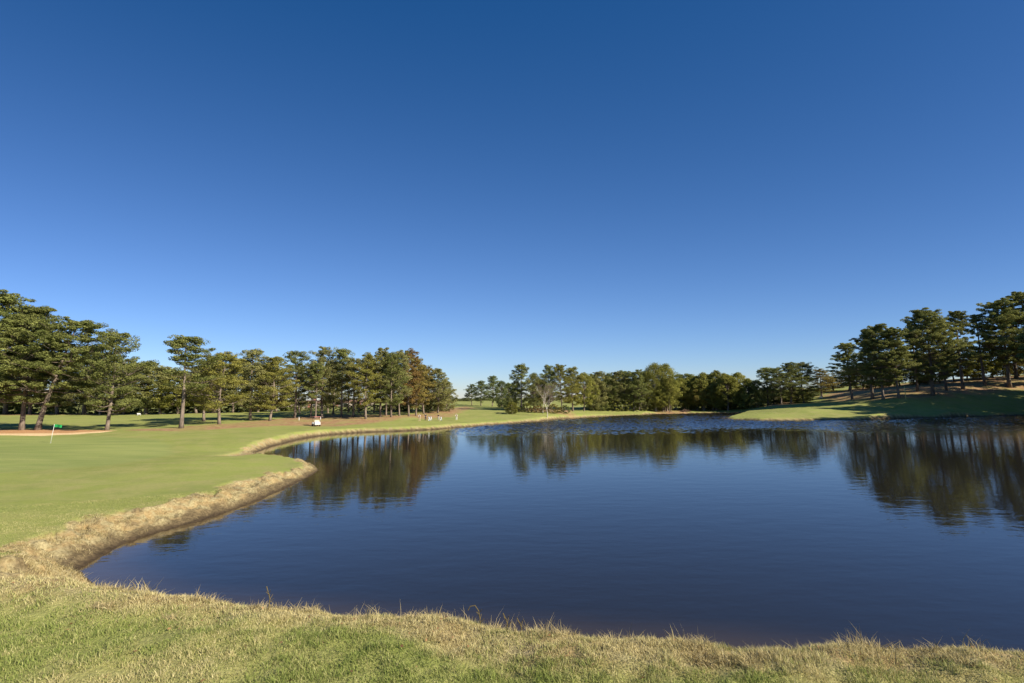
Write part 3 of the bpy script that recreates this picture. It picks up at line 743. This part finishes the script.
# -- shaded tall pines on the hillside
gT = 'tall pines on the hillside'
hill = [(851, 399.8, 131, 341, 15, 'tall1', 'lowest of the tall hillside pines, with long side branches'), (873, 399, 131, 327, 17, 'tall2', 'leaning thin trunked hillside pine, second from the lawn tip'), (884, 398.6, 137, 323, 19, 'tall3', 'rounded tall hillside pine with a dark straight trunk'),
        (901, 397.6, 140, 326, 16, 'tall1', 'dark hillside pine beside the yellow pole'), (918, 391, 146, 322, 14, 'tall2', 'hillside pine set back between the pole and the thick trunk'), (933, 395.5, 141, 308, 24, 'tall3', 'broadest and fullest hillside pine with the thickest trunk'),
        (947, 390.5, 142, 316, 15, 'tall2', 'thin hillside pine just behind the broadest one'), (964, 389, 154, 309, 18, 'tall2', 'airy hillside pine with a thin dark straight trunk'), (985, 385, 152, 312, 15, 'tall2', 'pine between the airy one and the pale curved trunk'),
        (1006, 385.5, 157, 299, 22, 'tall1', 'hillside pine with a pale trunk curving at its foot'), (1017, 378, 156, 306, 18, 'tall2', 'pine higher up the slope behind the curved trunk'), (1034, 384, 156, 290, 24, 'tall1', 'tallest hillside pine, cut by the picture edge')]
for px, by, D, ty, hw, k, lb in hill: tree(px, by, None, ty, hw, k, lb, gT, (1.1, 1.16, 1.0), D=D)
for px in range(850, 1060, 13):
    q = random.Random(px); tree(px, 390 - (px - 850) * .085, None, 360 - (px - 850) * .09 + q.uniform(-5, 8), 13, q.choice(['bA', 'bC', 'dk', 'pC']), 'smaller leafy tree on the slope behind the tall pines', 'smaller trees behind the hillside pines', q.choice([OL, YG, DG, TN]), D=192)
for i, (x, y, h, k) in enumerate([(186, 148, 29, 'tall1'), (196, 160, 29, 'tall3'), (126, 88, 34, 'tall3'), (131, 112, 31, 'tall3'), (130, 75, 33, 'tall3'), (140, 70, 29, 'tall1'), (129, 102, 28, 'tall3'), (127, 92, 29, 'tall1'), (133, 84, 28, 'tall3'), (138, 97, 30, 'tall1'), (144, 117, 30, 'tall3'), (143, 105, 28, 'tall1'), (149, 96, 28, 'tall3'), (150, 124, 30, 'tall3'), (156, 122, 28, 'tall3'), (152, 109, 25, 'tall1'), (160, 98, 27, 'tall3'), (166, 112, 29, 'tall2'), (172, 124, 29, 'tall3'), (170, 89, 27, 'tall1'), (182, 104, 30, 'tall3'), (186, 118, 30, 'tall1'), (162, 136, 29, 'tall1'), (178, 136, 30, 'tall2'), (158, 84, 26, 'tall3'), (196, 126, 30, 'tall3')]):  # out-of-view pines, added and sized so their shade falls on lawn and hillside
    pr = PR[k]; s = h / pr['H']; e = empty('pine_tree', (x, y, gz(x, y) - .05), i * 1.7, 'unseen tall pine along the hillside shore, added to shade the lawn', 'tree', 'unseen pines added for their shade'); e.scale = (s, s, s)
    for part in ('trunk', 'crown'):
        o = bpy.data.objects.new(part, pr[part]); COL.objects.link(o); o.parent = e
        if part == 'crown': o.color = (.78, .92, .82, 1)

# ------------------------------------------------------------------ grass blades
def blades(name, N, rmin, rmax, a0, a1, keep, hfun, wid, mat, label, seed, lean=.6):
    rd = np.random.default_rng(seed)
    r = np.exp(rd.uniform(math.log(rmin), math.log(rmax), N)); a = np.radians(rd.uniform(a0, a1, N))
    x = r * np.sin(a); y = r * np.cos(a)
    h, s, w, d = ground(x, y, True)
    pr, dryn, hh = keep(x, y, h, s, w, d, rd)
    k = rd.uniform(size=N) < pr
    x, y, h, r, dryn, hh = x[k], y[k], h[k], r[k], dryn[k], hh[k]; n_ = len(x)
    hh = hh * rd.uniform(.55, 1.3, n_); wd = wid * rd.uniform(.6, 1.3, n_) * np.clip(r / 4, 1, 4)
    th = rd.uniform(0, 6.283, n_); ph = rd.uniform(0, 6.283, n_); ln = hh * rd.uniform(.1, 1.0, n_) * lean * 1.6
    b = np.stack([x, y, h - .01], 1); side = np.stack([np.cos(th), np.sin(th), 0 * th], 1) * wd[:, None] * .5
    lv = np.stack([np.cos(ph), np.sin(ph), 0 * ph], 1) * ln[:, None]; up = np.stack([0 * hh, 0 * hh, hh], 1)
    V = np.empty((n_, 5, 3)); V[:, 0] = b - side; V[:, 1] = b + side; mid = b + up * .6 + lv * .3
    V[:, 2] = mid + side * .8; V[:, 3] = mid - side * .8; V[:, 4] = b + up + lv
    o5 = np.arange(n_)[:, None] * 5
    me = mesh_np(name, V.reshape(-1, 3), o5 + np.array([[0, 1, 2, 3]]), o5 + np.array([[3, 2, 4]]), False)
    attr(me, 'dryness', np.repeat(np.clip(dryn, 0, 1), 5)); attr(me, 'var', np.repeat(rd.uniform(0, 1, n_), 5))
    tag(link(name, me, mat), label, 'grass', kind='stuff')

def keep_lawn(x, y, h, s, w, d, rd):
    e = s - w; nb_ = fbm(x * .9, y * .9, 61, 4)
    on = (s > w * .96) & (h > 2.2)
    pt = fbm(x * 2.3, y * 2.3, 91, 3); pt2 = fbm(x * .5, y * .5, 71, 4)
    dr = (1 - sstep(.0, .5, e + (nb_ - .5) * .9)) + .75 * sstep(.40, .66, pt) + .3 * sstep(.45, .7, pt2) + .3 * sstep(0, -5, x)
    dr = dr * .8 - .12 + .9 * (fbm(x * 14, y * 14, 98, 2) - .5) + rd.normal(size=len(x)) * .28
    hh = .008 + .044 * fbm(x * 11, y * 11, 97, 2)
    return on * 1.0, dr, hh
blades('lawn_grass', 760000, 2.4, 15, -54, 54, keep_lawn, None, .0034, M_BLADE, 'short mown green and straw mottled grass on the near bank', 1)
def keep_edge(x, y, h, s, w, d, rd):
    e = s - w; nb_ = fbm(x * 1.3, y * 1.3, 62, 3); cl = fbm(x * 3.5, y * 3.5, 92, 3)
    on = (e > -.9) & (e < .16 + (nb_ - .5) * 1.1) & (d > .3) & (h > 2)
    p = on * (.25 + .75 * sstep(.42, .6, cl))
    hh = .018 + .048 * sstep(.45, .72, cl) * (e < .35)
    return p, .25 + .75 * rd.uniform(0, 1, len(x)), hh
blades('dry_edge_grass', 420000, 2.8, 14, -54, 54, keep_edge, None, .0042, M_DRYB, 'dry tangled straw coloured grass along the crest of the near bank', 2, 1.1)
def keep_tall(x, y, h, s, w, d, rd):
    e = s - w; cl = fbm(x * 4.5, y * 4.5, 93, 2)
    on = (e > -.5) & (e < .12) & (d > .3) & (h > 2) & (cl > .64)
    return on * .5, rd.uniform(.2, 1, len(x)), np.full(len(x), .11)
blades('tall_dry_grass', 60000, 2.8, 13, -54, 54, keep_tall, None, .0035, M_DRYB, 'taller wispy dry grass tufts standing against the water', 3, .7)
def keep_bank(x, y, h, s, w, d, rd):
    cl = fbm(x * 1.5, y * 1.5, 94, 4); t = s / w
    on = (s > .15) & (((t < 1.0 + (cl - .5) * .6) & (d < .6)) | ((h > 1.2) & (h < 4.3) & (x < -3) & ((s < 2.2) | (r_(x, y) < 9.5)) & (r_(x, y) > 6)))
    return on * (.05 + .95 * sstep(.42, .58, cl)) * (.10 + .88 * sstep(.3, .75, t + (cl - .5))), rd.uniform(.0, 1, len(x)), .06 + .05 * cl
def r_(x, y): return np.hypot(x, y)
blades('bank_grass', 420000, 8, 60, -54, -18, keep_bank, None, .004, M_DRYB, 'matted dry grass and stubble over the eroded side bank', 4, 1.4)
def keep_side(x, y, h, s, w, d, rd):
    cl = fbm(x * .9, y * .9, 61, 4)
    on = (s / w > 1.0) & (x < -2) & (h < 4.3)
    return on * 1.0, .55 * sstep(.4, .65, cl) + rd.normal(size=len(x)) * .25 + .1, np.full(len(x), .03)
blades('side_lawn_grass', 300000, 10, 34, -54, -30, keep_side, None, .004, M_BLADE, 'short green turf on the lawn above the side bank', 5)

# fallen leaves in the turf
rd = np.random.default_rng(77); n_ = 900
ra = np.exp(rd.uniform(math.log(2.5), math.log(9), n_)); aa = np.radians(rd.uniform(-54, 54, n_)); lx = ra * np.sin(aa); ly = ra * np.cos(aa)
lh, ls, lw, ld = ground(lx, ly, True); k = (ls > lw * .98) & (lh > 3) & (rd.uniform(size=n_) < .25 + .75 * sstep(.5, .65, fbm(lx * .8, ly * .8, 78, 3)))
lx, ly, lh = lx[k], ly[k], lh[k]; n_ = len(lx); th = rd.uniform(0, 6.28, n_); sz = rd.uniform(.004, .011, n_)
c_, s_ = np.cos(th) * sz, np.sin(th) * sz; z0 = lh + rd.uniform(.012, .028, n_); dz = rd.uniform(-.006, .010, (n_, 4))
LV = np.stack([np.stack([lx - c_ * 1.6, ly - s_ * 1.6, z0 + dz[:, 0]], 1), np.stack([lx + s_ * .7, ly - c_ * .7, z0 + dz[:, 1]], 1), np.stack([lx + c_ * 1.6, ly + s_ * 1.6, z0 + dz[:, 2]], 1), np.stack([lx - s_ * .7, ly + c_ * .7, z0 + dz[:, 3]], 1)], 1)
tag(link('fallen_leaves', mesh_np('fallen_leaves', LV.reshape(-1, 3), np.arange(n_ * 4).reshape(-1, 4), None, False), simple('dead_leaf', (.20, .11, .05), .8, .2, .5, 3)), 'small brown dead leaves lying scattered in the near turf', 'leaves', kind='stuff')

# weeds on the crest
weed_lb = ['curled dry weed stem standing over the water', 'forked dry weed stalk beside the water, past the rounded bank corner', 'short pair of dry stalks near the tallest straw tuft', 'thin seed stalk leaning over the crest grass']
for (px, py, hp, curl), lb in zip([(480, 627, 24, 1), (268, 611, 22, 0), (506, 630, 18, 0), (520, 631, 16, 0)], weed_lb):
    g = W(px, py, z=ZS); x, y = g[0], g[1]; z = gz(x, y); s = hp / F * y
    mb = MB(); e = empty('dry_weed', (x, y, z), 0, lb, 'weed', 'dry weeds on the crest')
    if curl: pts = [(0, 0, -.02), (.0, 0, s * .5), (-.01, 0, s * .8), (-.035, 0, s), (-.07, .0, s * .97), (-.085, 0, s * .82)]
    else: pts = [(0, 0, -.02), (.01, 0, s * .5), (-.02, 0, s)]
    mb.tube(pts, [.003] * len(pts), 5); mb.build('stem', M_DRYB, e)
    m2 = MB(); q = pts[-1]
    for k in range(5):
        a = k * 1.3; b0 = (pts[1][0], 0, s * (.35 + .1 * k)); m2.tube([b0, (b0[0] + math.cos(a) * .03, math.sin(a) * .03, b0[2] + .03)], [.002, .0015], 4)
    m2.build('leaf', M_DRYB, e)

# ------------------------------------------------------------------ small things
WHITE = simple('white_paint', (.62, .62, .60), .35, .5, .04); DARKM = simple('dark_cloth', (.03, .032, .04), .9, .2); RED = simple('red_roof', (.45, .18, .15), .4, .4)
TYRE = simple('tyre_rubber', (.02, .02, .02), .8, .2); METAL = simple('grey_metal', (.4, .4, .42), .35, .5, .05, 8, .8); GREENF = simple('green_flag_cloth', (.02, .30, .08), .7, .2)
SKIN = simple('skin', (.45, .27, .19), .6, .3); HAIR = simple('dark_hair', (.05, .03, .02), .8, .2); KHAKI = simple('khaki_cloth', (.42, .34, .22), .9, .1); SEATM = simple('beige_seat', (.5, .42, .3), .6, .3)
YEL = simple('yellow_paint', (.62, .55, .20), .5, .3); WALLM = simple('pale_siding', (.30, .26, .22), .8, .2); ROOFM = simple('brown_shingles', (.16, .10, .075), .9, .1); GLASS = simple('dark_window', (.03, .035, .04), .15, .6); BAGM = simple('pale_grey_nylon', (.42, .44, .46), .7, .2); BLUEC = simple('blue_cloth', (.10, .16, .30), .9, .1)
LOGM = simple('weathered_wood', (.13, .09, .065), .9, .1)

def place(px, py, zg):
    p = W(px, py, z=zg); return Vector(settle(px, py, p[1]))
# flagstick
p = place(50.5, 443, 1.2); e = empty('flagstick', p, 0, 'leaning white flagstick with a small green flag on the putting green', 'flagstick')
mb = MB(); mb.tube([(0, 0, -.1), (.12, 0, 1.1), (.26, 0, 2.25)], [.022, .02, .018], 8); mb.build('pole', WHITE, e, True)
vs = []; fs = []
for i in range(9):
    for j in range(5):
        u = i / 8; vs.append((.235 + .035 * j / 4 * 1 + u * .95, .10 * math.sin(u * 6) * u, 1.9 + .33 * j / 4 - .10 * u * u))
for i in range(8):
    for j in range(4): a = i * 5 + j; fs.append((a, a + 5, a + 6, a + 1))
me = bpy.data.meshes.new('flag'); me.from_pydata(vs, [], fs); me.update(); fl = link('flag', me, GREENF, e)
sm = fl.modifiers.new('s', 'SOLIDIFY'); sm.thickness = .006
mb = MB(); mb.tube([(0, 0, .0), (0, 0, .012)], [.07, .07], 14); mb.build('cup_rim', WHITE, e)

def golf_cart(loc, rz, label, roofmat):
    e = empty('golf_cart', loc, rz, label, 'golf cart')
    b = MB(); b.box((0, 0, .42), (2.2, 1.12, .26), .08); b.box((.88, 0, .62), (.42, 1.05, .34), .12); b.box((-.72, 0, .68), (.62, 1.08, .34), .1); b.build('body', WHITE, e)
    s = MB(); s.box((-.18, 0, .72), (.5, 1.0, .14), .05); s.build('seat', SEATM, e)
    s = MB(); s.box((-.46, 0, 1.0), (.12, 1.0, .44), .05); s.build('backrest', SEATM, e)
    r = MB(); r.box((-.05, 0, 1.82), (1.7, 1.2, .09), .035); r.build('roof', roofmat, e)
    for sx_ in (.72, -.80):
        for sy_ in (.52, -.52):
            q = MB(); q.tube([(sx_ + (.12 if sx_ > 0 else 0), sy_, .55), (sx_, sy_, 1.79)], .022, 6); q.build('post', METAL, e)
    for sx_ in (.74, -.74):
        for sy_ in (.48, -.48):
            q = MB(); q.tube([(sx_, sy_ - .09, .23), (sx_, sy_ + .09, .23)], [.23, .23], 16); w_ = q.build('wheel', TYRE, e)
            q = MB(); y_ = sy_ + (.095 if sy_ > 0 else -.095); q.tube([(sx_, y_ - .01, .23), (sx_, y_ + .01, .23)], [.12, .12], 12); q.build('hub', METAL, w_)
    q = MB(); q.tube([(.55, .25, .8), (.42, .25, 1.02)], .015, 6); q.build('steering_column', METAL, e)
    return e
golf_cart(place(316, 426, .95), R(128), 'white golf cart with a reddish roof parked on the lawn below the grove', RED)

def person(px, py, zg, rz, shirt, trous, label, arm=.2, bend=0.0, Ht=1.62):
    e = empty('person', place(px, py, zg), rz, label, 'person')
    s = Ht / 1.75
    def skin_mesh(name, vs, es, rs, mat, parent, lev=2, root=0):
        me = bpy.data.meshes.new(name); me.from_pydata([tuple(q * s for q in v) for v in vs], es, []); me.update()
        o = link(name, me, mat, parent); m = o.modifiers.new('k', 'SKIN')
        for i, r in enumerate(rs): me.skin_vertices[0].data[i].radius = (r * s, r * s) if not isinstance(r, tuple) else (r[0] * s, r[1] * s)
        me.skin_vertices[0].data[root].use_root = True
        q = o.modifiers.new('u', 'SUBSURF'); q.levels = lev; q.render_levels = lev
        return o
    b = bend
    hip = (0, 0, .92); chest = (b * .35, 0, 1.28 - b * .05); nk = (b * .5, 0, 1.48 - b * .1); hd = (b * .62 + .02, 0, 1.62 - b * .12); ht = (b * .66 + .01, 0, 1.72 - b * .14)
    V_ = [hip, (b * .15, 0, 1.1), chest, nk, hd, ht,
          (b * .4, .19, 1.40 - b * .08), (b * .45 + arm * .3, .25, 1.14 - b * .08), (b * .5 + arm * 1.1, .19, .93 + arm * .2), (b * .4, -.19, 1.40 - b * .08), (b * .45 + arm * .3, -.25, 1.14 - b * .08), (b * .5 + arm * 1.1, -.19, .93 + arm * .2),
          (0, .10, .86), (.03, .13, .48), (-.02, .14, .09), (.13, .16, .035), (0, -.10, .86), (.05, -.12, .48), (.02, -.13, .09), (.17, -.15, .035)]
    E_ = [(0, 1), (1, 2), (2, 3), (3, 4), (4, 5), (2, 6), (6, 7), (7, 8), (2, 9), (9, 10), (10, 11), (0, 12), (12, 13), (13, 14), (14, 15), (0, 16), (16, 17), (17, 18), (18, 19)]
    R_ = [(.13, .11), (.12, .10), (.15, .11), .055, .095, .06, .06, .045, .035, .06, .045, .035, .085, .06, .045, .035, .085, .06, .045, .035]
    body = skin_mesh('body', V_, E_, R_, SKIN, e)
    skin_mesh('shirt', [V_[0], V_[1], V_[2], V_[6], V_[7], V_[9], V_[10]], [(0, 1), (1, 2), (2, 3), (3, 4), (2, 5), (5, 6)], [(.15, .13), (.14, .12), (.175, .13), .08, .065, .08, .065], shirt, e)
    skin_mesh('trousers', [V_[0], V_[12], V_[13], V_[14], V_[16], V_[17], V_[18]], [(0, 1), (1, 2), (2, 3), (0, 4), (4, 5), (5, 6)], [.14, .105, .08, .065, .105, .08, .065], trous, e)
    skin_mesh('cap', [(hd[0], 0, hd[2] + .035), (ht[0], 0, ht[2] + .01)], [(0, 1)], [.105, .075], shirt if shirt is SHIRT else HAIR, e, 2)
    return e
SHIRT = simple('off_white_cloth', (.55, .54, .50), .9, .1)
person(419.5, 421, .85, R(-100), SHIRT, KHAKI, 'person in white shirt and khaki trousers, standing before the grove', .3, .25)
person(425.5, 420.6, .9, R(-60), DARKM, DARKM, 'person all in dark clothes between the khaki wearer and a golf bag', .1)
person(438.5, 420.4, .9, R(-120), DARKM, SHIRT, 'person in a dark top and white trousers beside the golf bag', .25, .1)
person(456.5, 420.3, .9, R(-90), SHIRT, SHIRT, 'person all in white standing apart on the open lawn', .45, .3)
# golf bags on stands
for bx, by, blab in [(441.5, 420.6, 'pale grey golf bag on its stand next to the person in white trousers'), (429.5, 421, 'pale grey golf bag on its stand beside the person all in dark clothes'), (431.5, 420.4, 'second pale grey golf bag behind the one by the dark clothed person')]:
  p = place(bx, by, .9); e = empty('golf_bag', p, R(40), blab, 'golf bag', 'golf bags on the lawn')
  mb = MB(); mb.tube([(0, 0, .03), (-.12, 0, .5), (-.2, 0, .88)], [.13, .14, .15], 12); mb.build('bag', BAGM, e, True)
  for sy_ in (-.2, .2):
      mb = MB(); mb.tube([(-.14, 0, .7), (-.45, sy_, .02)], .012, 6); mb.build('leg', METAL, e)
  for k in range(5):
      mb = MB(); a = k * 1.25; q = (-.2 + .06 * math.cos(a), .06 * math.sin(a)); mb.tube([(q[0], q[1], .85), (q[0] - .07, q[1], 1.12)], .008, 5); mb.box((q[0] - .075, q[1] + .02, 1.14), (.03, .09, .05), .01); mb.build('golf_club', METAL, e)
# posts
for px, py, zg, hp, mt, lb in [(299, 420.2, 1.6, 3.2, WHITE, 'short white post on the pine straw near the airy pine'), (320.5, 419.2, 1.7, 2.6, WHITE, 'short white post below the thick dark trunk'), ]:
    p = place(px, py, zg); e = empty('marker_post', p, 0, lb, 'post', 'white marker posts'); hgt = hp / F * p.y
    mb = MB(); mb.box((0, 0, hgt / 2 - .05), (.13, .10, hgt), .03); mb.build('post', mt, e); mb = MB(); mb.box((0, 0, hgt - .04), (.17, .14, .05), .02); mb.build('cap', mt, e)
p = Vector(settle(905.8, 398.5, 137)); e = empty('flagstick', p, 0, 'slim yellow pole in front of the hillside pines', 'flagstick')
mb = MB(); mb.tube([(0, 0, -.1), (-.05, 0, 3.5)], [.09, .07], 8); mb.build('pole', YEL, e, True); mb = MB(); mb.tube([(0, 0, -.02), (0, 0, .05)], [.16, .14], 10); mb.build('base', YEL, e)
p = place(821, 398.8, 4.2); e = empty('tee_marker_sign', p, R(-30), 'small white sign board at the edge of the hillside straw', 'sign')
mb = MB(); mb.box((0, 0, .75), (.95, .06, .60), .02); mb.build('panel', WHITE, e)
for sx_ in (-.4, .4):
    mb = MB(); mb.box((sx_, 0.05, .25), (.06, .05, .9), .01); mb.build('leg', WHITE, e)
p = place(139, 415.4, 2.5); e = empty('bench', p, R(75), 'low white bench at the foot of the background trees', 'bench'); e.scale = (.6, .6, .6)
mb = MB(); mb.box((0, 0, .45), (1.5, .42, .07), .02); mb.build('seat', WHITE, e); mb = MB(); mb.box((0, .2, .75), (1.5, .06, .4), .02); mb.build('backrest', WHITE, e)
for sx_ in (-.6, .6):
    mb = MB(); mb.box((sx_, 0, .2), (.1, .38, .42), .02); mb.build('leg', WHITE, e)
# brush pile
p = place(685, 411.8, .5); rdp = random.Random(4); mb = MB()
for k in range(90):
    a = rdp.uniform(0, 6.28); d_ = rdp.uniform(0, 1.5); c0 = Vector((math.cos(a) * d_ * 1.2, math.sin(a) * d_ * .6, rdp.uniform(.05, .9) * (1 - d_ / 1.7))); v = Vector((rdp.gauss(0, 1), rdp.gauss(0, .6), rdp.gauss(0, .3))).normalized() * rdp.uniform(.4, 1.1)
    mb.tube([c0 - v, c0 + Vector((0, 0, .08)), c0 + v], [.05, .04, .015], 5)
o = mb.build('brush_pile', LOGM); o.location = p; tag(o, 'dark pile of cut branches at the far water edge', 'brush pile')

# houses glimpsed through the grove
def house(px, by, D, w_, label, rz):
    g = W(px, by, D=D); x, y = g[0], g[1]; z = gz(x, y)
    e = empty('house', (x, y, z), rz, label, 'house'); h_ = 1.9; d_ = w_ * .6
    mb = MB(); mb.box((0, 0, h_ / 2 - .2), (w_, d_, h_ + .4)); mb.build('wall', WALLM, e)
    vs = [(-w_ / 2 - .5, -d_ / 2 - .5, h_), (w_ / 2 + .5, -d_ / 2 - .5, h_), (w_ / 2 + .5, d_ / 2 + .5, h_), (-w_ / 2 - .5, d_ / 2 + .5, h_), (-w_ / 2 - .5, 0, h_ + 1.2), (w_ / 2 + .5, 0, h_ + 1.2)]
    me = bpy.data.meshes.new('roof'); me.from_pydata(vs, [], [(0, 1, 5, 4), (2, 3, 4, 5), (0, 4, 3), (1, 2, 5), (3, 2, 1, 0)]); me.update(); rf = link('roof', me, ROOFM, e)
    mb = MB(); mb.box((w_ * .25, .5, h_ + 1.1), (.7, .7, 1.6), .03); mb.build('chimney', RED, rf)
    for k in (-.32, -.02, .32):
        mb = MB(); mb.box((w_ * k, -d_ / 2 - .03, 1.1), (1.3, .08, .9), .02); wn = mb.build('window', WHITE, e)
        mb = MB(); mb.box((w_ * k, -d_ / 2 - .08, 1.1), (1.1, .04, .7)); mb.build('pane', GLASS, wn)
    mb = MB(); mb.box((w_ * .15, -d_ / 2 - .04, .85), (0.95, .08, 1.7), .02); mb.build('door', RED, e)
house(306, 409.5, 195, 12, 'pale house glimpsed through the thin pine by the golf cart', R(12))
house(337, 408.6, 205, 13, 'pale house glimpsed between two dark grove trunks', R(-8))
house(357, 408.2, 215, 14, 'brown roofed house glimpsed through the middle of the grove', R(5))

# ------------------------------------------------------------------ light
SUN_EL = R(31); SUN_DIR = Vector((1, -.52, 0)).normalized() * math.cos(SUN_EL) + Vector((0, 0, math.sin(SUN_EL)))
sd = bpy.data.lights.new('sun', 'SUN'); sd.energy = 4.8; sd.angle = R(.53); sd.color = (1, .90, .74)
so = bpy.data.objects.new('sun', sd); COL.objects.link(so); so.rotation_euler = SUN_DIR.to_track_quat('Z', 'Y').to_euler(); so.location = (50, 0, 60)
w = bpy.data.worlds.new('World'); sc.world = w; w.use_nodes = True; nt = w.node_tree; nt.nodes.clear(); N = NT(nt)
sky = N.n('ShaderNodeTexSky'); sky.sky_type = 'NISHITA'; sky.sun_disc = False; sky.sun_elevation = SUN_EL
sky.sun_rotation = math.atan2(SUN_DIR.x, SUN_DIR.y); sky.air_density = 1.0; sky.dust_density = .1; sky.ozone_density = 4.0; sky.altitude = 100
tcw = N.n('ShaderNodeTexCoord'); vs_ = N.n('ShaderNodeVectorMath', operation='MULTIPLY'); N.l(tcw.outputs['Generated'], vs_.inputs[0]); vs_.inputs[1].default_value = (.6, 1, 1)
vn_ = N.n('ShaderNodeVectorMath', operation='NORMALIZE'); N.l(vs_.outputs[0], vn_.inputs[0]); N.l(vn_.outputs[0], sky.inputs['Vector'])
bg = N.n('ShaderNodeBackground'); bg.inputs[1].default_value = .058
vm = N.n('ShaderNodeVectorMath', operation='MULTIPLY_ADD'); N.l(sky.outputs[0], vm.inputs[0]); vm.inputs[1].default_value = (.91, .97, 1.24); vm.inputs[2].default_value = (-.050 / .12, -.043 / .12, -.062 / .12)
vx = N.n('ShaderNodeVectorMath', operation='MAXIMUM'); N.l(vm.outputs[0], vx.inputs[0]); vx.inputs[1].default_value = (.04, .12, .3)
N.l(vx.outputs[0], bg.inputs[0]); o_ = N.n('ShaderNodeOutputWorld'); N.l(bg.outputs[0], o_.inputs[0])
sc.view_settings.view_transform = 'Standard'; sc.view_settings.look = 'None'; sc.view_settings.exposure = 1.05; sc.view_settings.gamma = 1
sc.render.engine = 'CYCLES'; sc.cycles.use_denoising = True; sc.cycles.max_bounces = 6; sc.cycles.diffuse_bounces = 4; sc.cycles.glossy_bounces = 3; sc.cycles.transmission_bounces = 2; sc.cycles.transparent_max_bounces = 4
sc.cycles.sample_clamp_indirect = 6
